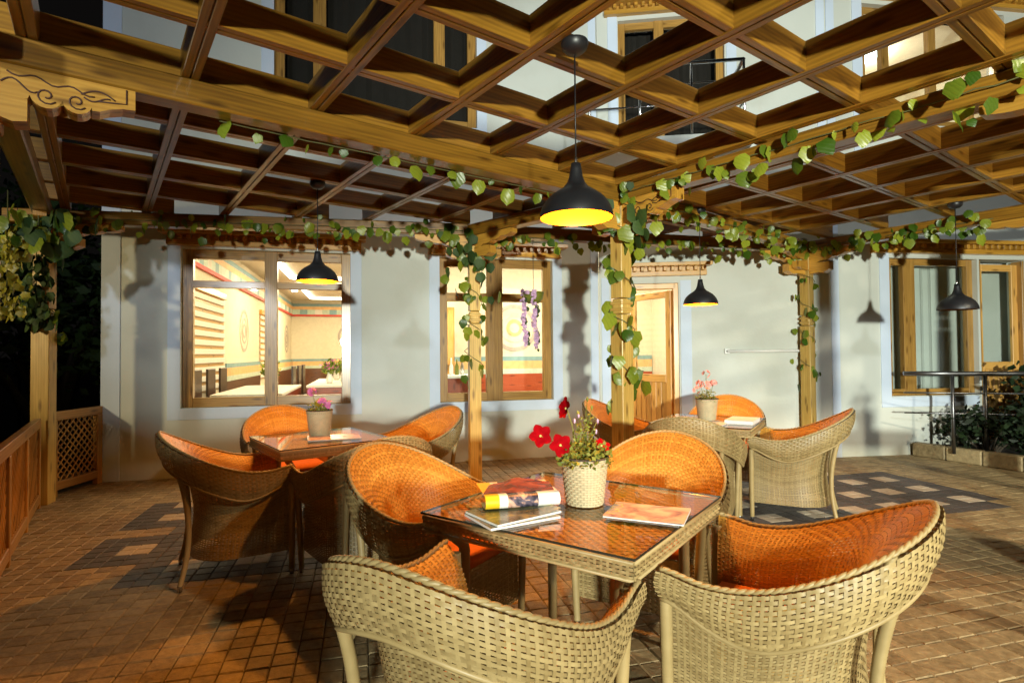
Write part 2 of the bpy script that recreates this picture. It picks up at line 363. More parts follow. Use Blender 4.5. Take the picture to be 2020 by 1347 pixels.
M['ceil'] = simple('room_ceiling', (.72, .62, .48), .8, var=.03)
M['bark'] = simple('bark', (.06, .045, .03), .9, bump=.5)

# ------------------------------------------------------------------ ground and paving
MB().quad((-300, -300, -.05), (300, -300, -.05), (300, 300, -.05), (-300, 300, -.05)).obj('ground', M['soil'])['kind'] = 'structure'
Fu = Vector((.966, .259, 0)); Fn = Vector((-.259, .966, 0)); T = .194
pv = MB().quad(Fu*-4.6+Fn*-3.2+Z*-.012, Fu*8.6+Fn*-3.2+Z*-.012, Fu*8.6+Fn*7.1+Z*-.012, Fu*-4.6+Fn*7.1+Z*-.012).obj('pavement', M['joint']); pv['kind'] = 'structure'
def brickmesh(mb, cx, cy, dz, tl):
    hx, hy, c = T/4-.0018, T/4-.0018, .0045
    b = len(mb.v); o = Fu*cx+Fn*cy
    for (k, z) in ((0, -.012), (0, -.005), (c, 0)):
        for sx, sy in ((-1, -1), (1, -1), (1, 1), (-1, 1)):
            mb.v.append(o+Fu*(sx*(hx-k))+Fn*(sy*(hy-k))+Z*(z+dz+sx*tl*.0012))
    mb_f = [(b+8, b+9, b+10, b+11)]
    for r in (0, 4):
        for k in range(4):
            k2 = (k+1) % 4; mb_f.append((b+r+k, b+r+k2, b+r+4+k2, b+r+4+k))
    return mb_f
def brick_kind(I, J):
    if 13 <= I <= 26 and 17 <= J <= 25 and not (J >= 24 and I > 23) and not (J <= 17 and I > 25):
        return 'plight' if (I % 2 == 1 and J % 2 == 0) else 'pdark'
    if -9 <= I <= 3 and 18 <= J <= 27:
        if J == 23 and I <= -8: return 'paver'
        if J <= 19 and I < -7: return 'paver'
        return 'plight' if (I % 2 == 0 and J % 2 == 1) else 'pdark'
    return 'paver'
camp = Vector((0, 0, 1.27)); cells = []
for i in range(-46, 84):
    for j2 in range(-28, 74):
        J = j2//2; cx = .027+(i+.5)*T/2; cy = .076+(j2+.5)*T/2; p = Fu*cx+Fn*cy
        if p.y < 1.4: vis = False
        else: vis = abs(p.x)/p.y < .96 and p.y > 1.95
        cells.append((0 if vis else 1, p.length, cx, cy, brick_kind(i//2, J)))
cells.sort()
proto = {}
rest = MB(); keys = ['paver', 'pdark', 'plight']
for n, (_, d, cx, cy, k) in enumerate(cells):
    if n < 292:
        if k not in proto:
            mb = MB()
            for f in brickmesh(mb, 0, 0, 0, 0): mb.face(f)
            proto[k] = mb.mesh('paving_brick', M[k])
        o = link('paving_brick', proto[k], pv, Fu*cx+Fn*cy+Z*random.uniform(-.0022, .0022), (random.uniform(-.016, .016), random.uniform(-.012, .012), random.uniform(-.01, .01)))
    else:
        for f in brickmesh(rest, cx, cy, random.uniform(-.0015, .0015), random.uniform(-1, 1)): rest.face(f, mi=keys.index(k))
o = rest.obj('paving_bricks', [M[k] for k in keys], pv); o['kind'] = 'stuff'

# ------------------------------------------------------------------ hotel building
bld = thing('hotel_building', 'off-white plastered hotel facade with wooden windows and pale blue trim bands behind the pergola', 'building', (0, 0, 0))
def wall(name, P, t0, t1, z0, z1, ops, th=.24, m='wall'):
    ts = sorted({t0, t1, *[a for o in ops for a in o[:2]]}); zs = sorted({z0, z1, *[a for o in ops for a in o[2:]]}); mb = MB()
    def inside(t, z): return any(o[0] < t < o[1] and o[2] < z < o[3] for o in ops)
    for a, b in zip(ts, ts[1:]):
        for c, d in zip(zs, zs[1:]):
            if inside((a+b)/2, (c+d)/2): continue
            mb.quad(P(a, 0, c), P(b, 0, c), P(b, 0, d), P(a, 0, d)); mb.quad(P(b, th, c), P(a, th, c), P(a, th, d), P(b, th, d))
    for a, b, c, d in ops+[(t0, t1, z0, z1)]:
        for (q0, q1) in (((a, c), (b, c)), ((b, c), (b, d)), ((b, d), (a, d)), ((a, d), (a, c))):
            mb.quad(P(q0[0], 0, q0[1]), P(q1[0], 0, q1[1]), P(q1[0], th, q1[1]), P(q0[0], th, q0[1]))
    return mb.obj(name, M[m], bld)
w1 = (-3.58, -1.87, .72, 2.40); w2 = (-.87, .52, .70, 2.40); u1 = (-2.67, -.41, 3.95, 5.75)
d1 = (.15, .97, -.02, 2.12); u2 = (.27, 1.56, 3.62, 5.45); w3 = (.80, 2.02, .71, 2.39); d3 = (2.05, 2.72, .12, 2.39); u3 = (.50, 2.5, 4.04, 5.5)
wall('wall', W1, -4.30, 1.132, 0, 8, [w1, w2, u1]); wall('wall', W2, .002, W2.L, 0, 8, [d1, u2]); wall('wall', W3, .002, 3.4, 0, 8, [w3, d3, u3])
side = Plane(W1(-4.302, 0, 0)[:2], W1(-4.302, 15, 0)[:2])
wall('wall', side, .01, 15, 0, 8, [], -.24)
def band(P, t0, t1, z0, z1, v=.012):
    MB().box(P((t0+t1)/2, -v/2, (z0+z1)/2), P.u*((t1-t0)/2), P.n*(v/2), Z*((z1-z0)/2), .002).obj('trim_band', M['band'], bld)
for o_, P in ((w1, W1), (w2, W1), (u1, W1)):
    wd = .12
    band(P, o_[0]-wd, o_[0], o_[2]-wd, o_[3]+.02); band(P, o_[1], o_[1]+wd, o_[2]-wd, o_[3]+.02); band(P, o_[0], o_[1], o_[2]-wd, o_[2], .013)
band(W1, -4.30, -4.13, 0, 8); band(W1, -2.80, -2.67-.12, 3.2, 8, .01)
band(W1, 1.02, 1.12, .0, 8, .011)
band(W2, .03, .13, 0, 2.2, .014); band(W2, .99, 1.12, 0, 2.15); band(W2, .14, .26, 3.3, 8); band(W2, 1.58, 1.70, 3.3, 8); band(W2, 2.62, 2.715, 3.3, 8)
band(W3, .01, .115, 0, 8); band(W3, .66, .79, .58, 2.45); band(W3, .79, 2.0, .58, .70, .013); band(W3, .36, .49, 3.3, 8)
# windows: frame bars are sub-parts of the window part
def window(P, o_, vs, hs, fw=.085, v0=.10, dp=.07, m='frame', pane=True, name='window', back=None):
    t0, t1, z0, z1 = o_
    fr = MB()
    c = (z0+z1)/2
    for t in (t0+fw/2, t1-fw/2): fr.box(P(t, v0, c), P.u*(fw/2), P.n*(dp/2), Z*((z1-z0)/2))
    for z in (z0+fw/2, z1-fw/2): fr.box(P((t0+t1)/2, v0, z), P.u*((t1-t0)/2-fw), P.n*(dp/2-.002), Z*(fw/2))
    f = fr.obj(name, M[m], bld)
    for (t, wd, za, zb) in vs: MB().box(P(t, v0-.003, (za+zb)/2), P.u*(wd/2), P.n*(dp/2+.004), Z*((zb-za)/2)).obj('mullion', M[m], f)
    for (z, hd, ta, tb) in hs: MB().box(P((ta+tb)/2, v0, z), P.u*((tb-ta)/2), P.n*(dp/2+.001), Z*(hd/2)).obj('transom', M[m], f)
    if pane:
        e = .02
        cols = [t0+e]+[a for (t, wd, za, zb) in sorted(vs) for a in (t-wd/2+e, t+wd/2-e)]+[t1-e]
        for a, b in zip(cols[::2], cols[1::2]):
            MB().box(P((a+b)/2, v0+.012, (z0+z1)/2), P.u*((b-a)/2), P.n*.003, Z*((z1-z0)/2-e), 0).obj('pane', M['glass'], f)
    return f
window(W1, w1, [(-2.71, .13, .72, 2.40)], [(2.03, .075, -3.49, -1.95)], .10)
window(W1, w2, [(-.20, .20, .70, 2.40)], [(1.94, .10, -.78, .44)], .10)
window(W1, u1, [(-2.20, .14, 3.95, 5.75), (-.85, .13, 3.95, 5.75)], [], .10)
window(W2, u2, [(.78, .12, 3.62, 5.45)], [], .09)
window(W3, w3, [(1.12, .16, .71, 2.39)], [], .08)
window(W3, u3, [(.86, .10, 4.04, 5.5), (1.52, .10, 4.04, 5.5), (2.05, .10, 4.04, 5.5)], [], .09)
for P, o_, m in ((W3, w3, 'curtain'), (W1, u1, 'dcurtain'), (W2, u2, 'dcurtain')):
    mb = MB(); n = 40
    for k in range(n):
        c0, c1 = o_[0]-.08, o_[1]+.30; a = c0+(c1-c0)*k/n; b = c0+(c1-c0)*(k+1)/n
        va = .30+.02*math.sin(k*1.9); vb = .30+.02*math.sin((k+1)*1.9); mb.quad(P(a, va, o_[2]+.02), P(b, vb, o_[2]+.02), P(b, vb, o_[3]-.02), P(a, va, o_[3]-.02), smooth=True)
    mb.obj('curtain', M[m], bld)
# doors
fr = MB()
for t in (d1[0]+.03, d1[1]-.03): fr.box(W2(t, .08, 1.06), W2.u*.03, W2.n*.06, Z*1.06)
fr.box(W2((d1[0]+d1[1])/2, .08, 2.085), W2.u*.38, W2.n*.06, Z*.033); fr.obj('door_frame', M['door'], bld)
dl = link('door', None, bld) if False else None
def door(name, hinge, ang, wd, h, P):
    d = bpy.data.objects.new(name, None)
    mb = MB(); st = .085
    for x in (st/2, wd-st/2): mb.box((x, 0, h/2), X*(st/2), Vector((0, .02, 0)), Z*(h/2))
    for z, hh in ((st/2, st), (.92, .10), (h-st/2, st)): mb.box((wd/2, 0, z), X*(wd/2-st), Vector((0, .0195, 0)), Z*(hh/2))
    o = mb.obj(name, M['door'], bld, hinge, (0, 0, ang))
    n = 6; iw = wd-2*st
    for k in range(n): MB().box((st+iw*(k+.5)/n, 0, .47), X*(iw/n/2-.002), Vector((0, .012, 0)), Z*.41, .005).obj('door_plank', M['door'], o)
    MB().box((wd/2, 0, (.97+h-st)/2), X*(iw/2), Vector((0, .003, 0)), Z*((h-st-.97)/2), 0).obj('pane', M['glass'], o)
    hd = MB(); hd.tube([(wd-.045, -.02, 1.0), (wd-.045, -.06, 1.0), (wd-.14, -.065, 1.0)], .009); hd.box((wd-.045, -.022, .98), X*.02, Vector((0, .004, 0)), Z*.08); hd.obj('handle', M['black'], o)
    for z in (.3, 1.0, h-.25): MB().box((.0, -.022, z), X*.018, Vector((0, .006, 0)), Z*.05).obj('hinge', M['steel'], o)
    return o
bpy.data.objects.remove(bpy.data.objects['door']) if 'door' in bpy.data.objects else None
door('door', W2(d1[1]-.07, .12, .01), math.atan2(W2.u.y, W2.u.x)+math.pi-R(50), .70, 2.03, W2)
o = door('door', W3(d3[1]-.03, .10, .14), math.atan2(W3.u.y, W3.u.x)+math.pi, .60, 2.2, W3)
fr = MB()
for t in (d3[0]+.02, d3[1]-.015): fr.box(W3(t, .09, 1.25), W3.u*(.02 if t < 2.3 else .015), W3.n*.07, Z*1.13)
fr.obj('door_frame', M['frame'], bld)
MB().quad(W3(d3[0]+.25, .34, .1), W3(d3[1]+.5, .34, .1), W3(d3[1]+.5, .34, 2.4), W3(d3[0]+.25, .34, 2.4)).obj('curtain', M['curtain'], bld)
# cornices over openings
def cornice(P, t0, t1, z):
    mb = MB(); c = (t0+t1)/2; h = (t1-t0)/2
    mb.box(P(c, -.03, z+.03), P.u*h, P.n*.045, Z*.028); mb.box(P(c, -.075, z+.135), P.u*(h+.05), P.n*.09, Z*.022); mb.box(P(c, -.02, z+.085), P.u*h, P.n*.03, Z*.028)
    o = mb.obj('cornice', M['carved'], bld); me = None; n = int((t1-t0)/.085)
    for k in range(n):
        p = P(t0+(k+.5)*(t1-t0)/n, -.075, z+.085)
        if me is None: me = MB().box((0, 0, 0), P.u*.02, P.n*.04, Z*.025).mesh('dentil', M['carved'])
        link('dentil', me, o, p)
cornice(W1, w1[0]-.12, w1[1]+.12, 2.42); cornice(W1, w2[0]-.1, w2[1]+.1, 2.42); cornice(W2, .12, 1.30, 2.20); cornice(W3, .55, 3.2, 2.44)
cornice(W3, .3, 3.2, 5.55); cornice(W1, u1[0]-.1, u1[1]+.1, 5.78); cornice(W2, .1, 1.75, 5.5)
# balcony on the first floor
bal = MB(); bal.box(W2(.72, -.52, 3.50), W2.u*.86, W2.n*.50, Z*.08, .01); bal.obj('balcony_slab', M['wall'], bld)
rail = MB(); ya = -.98
pts = [W2(-.10, -.03, 4.36), W2(-.10, ya, 4.36), W2(1.52, ya, 4.36), W2(1.52, -.03, 4.36)]
for a, b in zip(pts, pts[1:]):
    rail.tube([a, b], .02, 8)
    for dz in (.22, .44): rail.tube([a-Z*dz, b-Z*dz], .010, 6)
for t in (-.10, .44, .98, 1.52): rail.tube([W2(t, ya, 3.58), W2(t, ya, 4.36)], .016, 8)
rail.tube([W2(1.52, -.5, 3.58), W2(1.52, -.5, 4.36)], .016, 8)
rail.obj('balcony_railing', M['steel'], bld)
# ---- rooms behind the glass
def panel(name, m, a, b, c, d, parent=bld): return MB().quad(a, b, c, d).obj(name, M[m], parent)
D = 13.0
rf = panel('room_floor', 'dkwood', W1(-4.2, .26, .02), W1(6.6, .26, .02), W1(6.6, D, .02), W1(-4.2, D, .02)); panel('room_ceiling', 'ceil', W1(6.6, .26, 3.05), W1(-4.2, .26, 3.05), W1(-4.2, D, 3.05), W1(6.6, D, 3.05))
panel('room_wall', 'inwall', W1(-4.04, .25, 0), W1(-4.04, D, 0), W1(-4.04, D, 3.05), W1(-4.04, .25, 3.05))
panel('room_wall', 'inwall', W1(-4.04, D, 0), W1(-.8, D, 0), W1(-.8, D, 3.05), W1(-4.04, D, 3.05))
panel('room_wall', 'inwall', W1(-1.0, 3.2, 0), W1(3.6, 3.2, 0), W1(3.6, 3.2, 3.05), W1(-1.0, 3.2, 3.05))
panel('room_wall', 'inwall', W1(-1.0, D, 0), W1(-1.0, 3.2, 0), W1(-1.0, 3.2, 3.05), W1(-1.0, D, 3.05))
panel('room_wall', 'inwall', W1(3.6, 3.2, 0), W1(3.6, -.62, 0), W1(3.6, -.62, 3.05), W1(3.6, 3.2, 3.05))
def dado(P, t0, t1, v, z=1.0, wm='maroon'):
    for nm, m, a, b in (('wainscot', wm, .03, z), ('dado_stripe', 'mint', z, z+.09), ('dado_stripe', 'orange', z+.09, z+.23), ('dado_stripe', 'teal', z+.23, z+.31)):
        MB().box(P((t0+t1)/2, v, (a+b)/2), P.u*((t1-t0)/2), P.n*.012, Z*((b-a)/2), 0).obj(nm, M[m], bld)
dado(W1, -.99, 3.58, 3.18, .90); dado(W1, -4.0, -1.05, D-.03, .82, 'brown')
SP = Plane(W1(-4.04, 0, 0)[:2], W1(-4.04, D, 0)[:2])
for a, b in ((4.0, 7.2), (8.4, D-.05)): dado(SP, a, b, -.02, .82, 'brown')
def ring(P, t, v, z, r, ex=1):
    for k, (r0, r1, m) in enumerate(((r, r*.84, 'mural'), (r*.62, r*.5, 'mint' if ex > 1 else 'mural'), (r*.36, r*.22, 'orange' if ex > 1 else 'mural'))):
        mb = MB(); n = 28
        for q in range(n):
            a, b = 2*math.pi*q/n, 2*math.pi*(q+1)/n
            mb.quad(P(t+r0*math.cos(a), v, z+r0*math.sin(a)), P(t+r0*math.cos(b), v, z+r0*math.sin(b)), P(t+r1*math.cos(b), v, z+r1*math.sin(b)), P(t+r1*math.cos(a), v, z+r1*math.sin(a)))
        mb.obj('wall_mural', M[m], bld)
ring(SP, 5.6, -.006, 1.75, .42); ring(SP, 9.6, -.006, 1.75, .42); ring(SP, 11.8, -.006, 1.75, .42); ring(W1, -2.15, D-.008, 1.85, .45); ring(W1, .88, 3.192, 1.72, .42, 2); ring(W1, 2.3, 3.192, 1.75, .36)
# striped roller blinds on the inner left wall
for a, b in ((.4, 3.9), (7.25, 8.35)):
    bl = MB(); n = 11; z0, z1 = .72, 2.2
    fr = MB().box(SP((a+b)/2, -.03, z1+.05), SP.u*((b-a)/2), SP.n*.03, Z*.05).obj('roller_blind', M['door'], bld)
    for k in range(n):
        zz = z0+(z1-z0)*(k+.5)/n; MB().box(SP((a+b)/2, -.022, zz), SP.u*((b-a)/2-.02), SP.n*.012, Z*((z1-z0)/n*.30), .01).obj('blind_slat', M['cloth'], fr)
    MB().quad(SP(a, -.006, z0), SP(b, -.006, z0), SP(b, -.006, z1), SP(a, -.006, z1)).obj('blind_net', M['door'], fr)
# painted frieze under the ceiling
for P, t0, t1, v in ((W1, -4.0, -1.02, D-.04), (SP, .3, D-.06, -.03)):
    for m, a, b in (('red', 2.52, 2.58), ('orange', 2.74, 2.84), ('teal', 2.84, 2.93)): MB().box(P((t0+t1)/2, v, (a+b)/2), P.u*((t1-t0)/2), P.n*.02, Z*((b-a)/2), 0).obj('frieze_stripe', M[m], bld)
    n = int((t1-t0)/.22)
    for k in range(n): MB().box(P(t0+(k+.5)*(t1-t0)/n, v, 2.66), P.u*((t1-t0)/n/2), P.n*.015, Z*.08, 0).obj('frieze_block', M[('mint', 'teal', 'orange', 'cloth')[k % 4 if k % 2 else 0]], bld)
for (s0, s1, v0, v1) in ((-3.3, -1.6, 4.0, 7.0), (-3.3, -1.6, 8.2, 11.8), (-.6, 2.4, 1.0, 2.4)):
    for a, b in (((s0, v0), (s1, v0)), ((s1, v0), (s1, v1)), ((s1, v1), (s0, v1)), ((s0, v1), (s0, v0))):
        MB().beam(W1(a[0], a[1], 3.0), W1(b[0], b[1], 3.0), .10, .04, ch=0).obj('cove_light', M['coving'], bld)
for s_, v in ((-3.6, 2), (-2.4, 2.6), (-3.6, 6), (-1.4, 6), (-3.6, 10), (-2.4, 12.3), (-.2, .7), (.9, 1.7), (2.6, 1.6)):
    MB().lathe([(0, -.02), (.07, -.02), (.075, .0)], W1(s_, v, 3.04), 16).obj('downlight', M['downl'], bld)
for s_, v, e in ((-2.5, 1.6, 80), (-2.5, 5.2, 150), (-2.5, 9.6, 300)): area('dining_room_light', W1(s_, v, 2.95), W1(s_, v, 0), e, (1, .76, .44), 1.6, 1.6)
for s_, v, e in ((.1, 1.6, 90), (2.2, 1.5, 160)): area('lobby_light', W1(s_, v, 2.95), W1(s_, v, 0), e, (1, .86, .62), 1.2, 1.0)
# rooms upstairs
for P, o_, m in ((W3, u3, 'inwall'),):
    panel('room_wall', m, P(o_[0]-.4, 2.2, 3.9), P(o_[1]+.4, 2.2, 3.9), P(o_[1]+.4, 2.2, 5.48), P(o_[0]-.4, 2.2, 5.48)); panel('room_ceiling', m, P(o_[1]+.4, .25, 5.47), P(o_[0]-.4, .25, 5.47), P(o_[0]-.4, 2.2, 5.47), P(o_[1]+.4, 2.2, 5.47))
    for q in (o_[0]-.4, o_[1]+.4): panel('room_wall', m, P(q, .25, 3.9), P(q, 2.2, 3.9), P(q, 2.2, 5.48), P(q, .25, 5.48))
    panel('room_floor', 'dkwood', P(o_[0]-.4, .25, 3.92), P(o_[1]+.4, .25, 3.92), P(o_[1]+.4, 2.2, 3.92), P(o_[0]-.4, 2.2, 3.92))
    MB().lathe([(0, -.05), (.17, -.05), (.19, 0)], P(1.40, 1.05, 5.46), 24).obj('ceiling_lamp', emis('ceiling_lamp', (.85, 1, .95), 12), bld)
    point('bedroom_light', P(1.4, 1.05, 5.2), 60, (1, .85, .66), .15)

# ------------------------------------------------------------------ pergola
per = thing('pergola', 'varnished pine pergola with square lattice roof, carved brackets and posts over the terrace', 'pergola', (0, 0, 0))
P0 = (-3.25, 7.77); P2 = (2.63, 4.96); P3 = (9.13, 2.49); P4 = (8.85, -1.6); P1 = (3.12, 2.02); P5 = (3.37, -3.4); P6 = (-3.25, 1.95); ZB, ZL, ZT = 2.43, 2.55, 2.69
def bmax(a):
    if a < P2[0]: return P0[1]+(P2[1]-P0[1])*(a-P0[0])/(P2[0]-P0[0])
    return P2[1]+(P3[1]-P2[1])*(a-P2[0])/(P3[0]-P2[0])
def amax(b):
    if b > P2[1]: return P0[0]+(P2[0]-P0[0])*(b-P0[1])/(P2[1]-P0[1])
    if b > P3[1]: return P2[0]+(P3[0]-P2[0])*(b-P2[1])/(P3[1]-P2[1])
    return P3[0]+(P4[0]-P3[0])*(b-P3[1])/(P4[1]-P3[1])
def member(p, q, zb, zt):
    jt = lambda: Vector((random.gauss(0, .003), random.gauss(0, .003), 0))
    p = p+jt(); q = q+jt(); dz = random.uniform(-.0015, .0015); zb += dz; zt += dz*2
    d = (q-p).normalized(); sd = d.cross(Z); mb = MB()
    for k in (-1, 1): mb.beam(p+sd*(k*.0195)+Z*((zb+zt)/2), q+sd*(k*.0195)+Z*((zb+zt)/2), .034, zt-zb, ch=.003)
    m2 = MB(); mb.beam(p+Z*((zb+zt)/2+.004), q+Z*((zb+zt)/2+.004), .006, zt-zb-.012, ch=0)
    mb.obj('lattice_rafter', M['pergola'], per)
for j in range(-5, 8):
    if j == 2: a1 = amax(2)
    a1 = amax(j); a0 = -3.35
    if j > 2: a0 = max(a0, -3.35)
    if a1 > a0+.2: member(lat(a0, j), lat(a1, j), ZL+.003, ZT)
rs = [4.02, 5.0, 5.95, 6.9, 7.85]
for a in [-3, -2, -1, 0, 1, 2, 3]+rs:
    member(lat(a, -5.4 if a < 8.8 else -1), lat(a, bmax(a)), ZL, ZT+.003)
def beam(p, q, e0=.0, e1=.0, zb=ZB, zt=ZL-.001, wd=.12):
    p = lat(*p); q = lat(*q); d = (q-p).normalized()
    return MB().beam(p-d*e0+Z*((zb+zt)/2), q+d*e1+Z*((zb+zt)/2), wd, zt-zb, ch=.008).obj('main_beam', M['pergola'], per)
beam(P6, P1, .4, -.061); beam(P1, P3, -.061, .55); beam(P5, P1, .9, .0, ZB+.002, ZL-.003); beam(P1, P2, .0, .3, ZB+.002, ZL-.003)
beam(P0, P2, .3, -.061); beam(P2, P3, -.061, -.061); beam(P3, P4, -.061, 1.2, ZB+.001, ZL-.002); beam(P6, P0, .3, .2, ZB+.002, ZL-.003)
ang_ab = math.atan2(A.y, A.x)
def post(q, wd=.125, rot=ang_ab, turned=True):
    p = lat(*q); mb = MB(); ex = Vector((math.cos(rot), math.sin(rot), 0)); ey = Vector((-ex.y, ex.x, 0)); h = wd/2
    mb.box(p+Z*.78, ex*h, ey*h, Z*.78, .004); mb.box(p+Z*1.625, ex*(h*.86), ey*(h*.86), Z*.06, .01); mb.box(p+Z*1.95, ex*(h*.93), ey*(h*.93), Z*.26, .004)
    for z in (1.6, 1.65): mb.box(p+Z*z, ex*(h*1.03), ey*(h*1.03), Z*.012, .008)
    mb.box(p+Z*2.32, ex*(h*1.0), ey*(h*1.0), Z*.108, .006)
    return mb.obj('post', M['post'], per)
rot_bk = math.atan2(.25, .968)
post(P0, .135, rot_bk); post(P1); post(P2, .115, rot_bk); post(P3, .12, rot_bk+.35); post(P6); post(P5); post(P4)
def scallop(L, h, n):
    """carved bracket outline: flat top, stepped cloud-like underside"""
    pts = [(0, 0), (L, 0), (L, -h*.30)]
    m = n*6
    for i in range(m+1):
        x = L*(1-i/m); base = h*(.34+.66*(i/m)**1.3); pts.append((x*.985, -base-h*.10*abs(math.sin(i/6*math.pi))))
    pts.append((0, -h*1.05)); return pts
def bracket(q, dirv, L=.55, h=.2, wd=.085, low=True, carve=False, off=.06):
    p = lat(*q)+Z*(ZB-.001); d = Vector(dirv).normalized(); p = p+d*off; n_ = d.cross(Z)
    mb = MB()
    if carve:
        pf = [(0, 0), (L, 0), (L, -.085), (L*.90, -.088), (L*.80, -.102), (L*.72, -.120), (L*.66, -.122)]
        for c_, r_ in ((.55, .052), (.33, .054)):
            pf += [(L*c_+r_*math.cos(a), -.095-r_*math.sin(a)) for a in [.25+(math.pi-.5)*k/8 for k in range(9)]]
        pf += [(L*.20, -.125), (0, -.13)]
        mb.prism(pf, p, d, Z, n_*wd); mb.prism([(0, 0), (L*.2, 0), (L*.2, -.09), (L*.1, -.10), (0, -.085)], p-Z*.128, d, Z, n_*(wd*1.1)); low = False
    else: mb.prism(scallop(L, h*.62, 4), p, d, Z, n_*wd)
    if low: mb.prism([(0, 0), (L*.42, 0), (L*.42, -h*.36), (L*.30, -h*.50), (L*.2, -h*.46), (0, -h*.5)], p-Z*(h*.60), d, Z, n_*(wd*1.12))
    o = mb.obj('carved_bracket', M['carved'], per)
    if carve:
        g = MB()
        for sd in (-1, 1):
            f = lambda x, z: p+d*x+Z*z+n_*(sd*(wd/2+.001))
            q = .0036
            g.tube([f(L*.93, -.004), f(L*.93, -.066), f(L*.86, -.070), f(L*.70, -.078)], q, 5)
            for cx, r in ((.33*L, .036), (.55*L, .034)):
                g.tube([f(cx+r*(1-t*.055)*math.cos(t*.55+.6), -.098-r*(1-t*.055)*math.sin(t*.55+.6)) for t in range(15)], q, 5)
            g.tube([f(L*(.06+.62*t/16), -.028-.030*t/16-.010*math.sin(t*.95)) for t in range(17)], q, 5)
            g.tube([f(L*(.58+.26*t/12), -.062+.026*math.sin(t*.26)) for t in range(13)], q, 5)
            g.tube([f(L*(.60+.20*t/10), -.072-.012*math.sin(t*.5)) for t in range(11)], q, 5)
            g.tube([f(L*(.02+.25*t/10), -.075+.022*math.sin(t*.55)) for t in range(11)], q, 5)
        g.obj('carved_shade_line', M['groove'], o)  # raised dark tubes, groove shade put into their colour
    return o
dM1 = A; dM1r = lat(*P3)-lat(*P1); d02 = lat(*P2)-lat(*P0); d23 = lat(*P3)-lat(*P2); d34 = lat(*P4)-lat(*P3)
bracket(P6, dM1, .45, .20, .10, carve=True); bracket(P6, B, .5, .2); bracket(P0, d02, .55); bracket(P0, lat(*P6)-lat(*P0), .5); bracket(P2, -d02, .52); bracket(P2, d23, .5); bracket(P2, lat(*P1)-lat(*P2), .5)
bracket(P1, -B, .5, .22, .10, carve=True); bracket(P1, -dM1, .45); bracket(P1, dM1r, .5); bracket(P1, B, .5)
bracket(P3, -d23, .55, .24, .09); bracket(P3, d34, .55, .24, .09); bracket(P3, -dM1r, .5); bracket(P5, B, .86, .22, .1); bracket(P4, -d34, .6)
# paper sticker on the long beam
p = lat(-.92, 1.893)+Z*2.455
MB().box(p, A*.022, B*.0008, Z*.014, 0).obj('paper_label', M['paper'], per)
lb = bpy.data.objects['paper_label']; lm = MB()
for k in range(4): lm.box(p-B*.0012+Z*(.009-.006*k)-A*.003*(k % 2), A*(.013+.003*(k % 2)), B*.0003, Z*.001, 0)
lm.obj('print_line', M['groove'], lb)

# ------------------------------------------------------------------ ivy garlands
def leaf_mesh(m, fold, seed, jag=.0):
    rnd = random.Random(seed); mb = MB(); n = 7
    prof = [(0, .0), (.10, .30), (.28, .47), (.48, .47), (.68, .36), (.86, .17), (1, 0)]
    vs = []
    for i, (y, x) in enumerate(prof):
        x *= 1+rnd.uniform(-.08, .08)+jag*((i % 2)-.5)
        yy = y-(.12 if i == 1 else 0)
        vs.append((Vector((-x, yy, -fold*x*.55+rnd.uniform(-.03, .03)-.22*yy*yy)), Vector((0, y, -.22*y*y)), Vector((x, yy, -fold*x*.55+rnd.uniform(-.03, .03)-.22*yy*yy))))
    for t in vs: mb.v += t
    for i in range(n-1):
        a = i*3; b = a+3
        for (q, r) in ((0, 1), (1, 2)):
            mb.face((a+q, a+r, b+r, b+q), [(mb.v[k].x+.5, mb.v[k].y) for k in (a+q, a+r, b+r, b+q)], True)
    return mb.mesh('leaf', m)
LV = [leaf_mesh(M['leaf'], .5, 1), leaf_mesh(M['leaf'], .25, 2, .12), leaf_mesh(M['leaf'], .8, 3), leaf_mesh(M['leaf'], .1, 4, .2)]
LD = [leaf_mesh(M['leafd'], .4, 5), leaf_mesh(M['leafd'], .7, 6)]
LY = [leaf_mesh(M['leafy'], .5, 7, .3), leaf_mesh(M['leafy'], .3, 8, .3)]
def put_leaf(parent, p, size, hang=1, meshes=LV, face=None, spread=.6):
    """leaf whose stalk is at p, hanging down and turned roughly to the terrace"""
    az = (face if face is not None else random.uniform(-math.pi, math.pi))+random.gauss(0, spread)
    nrm = Vector((math.sin(az), -math.cos(az), random.uniform(-.1, .55))).normalized()
    tip = Vector((random.gauss(0, .35), random.gauss(0, .2), -hang)).normalized(); tip = (tip-nrm*tip.dot(nrm)).normalized()
    xx = tip.cross(nrm).normalized(); m = Matrix((xx, tip, nrm)).transposed()
    o = link('leaf', random.choice(meshes), parent); s_ = size*random.choice((.55, .7, .85, 1, 1, 1.15))*random.uniform(.9, 1.1)
    o.matrix_basis = Matrix.Translation(p) @ m.to_4x4() @ Matrix.Diagonal((s_, s_, s_, 1))
    return o
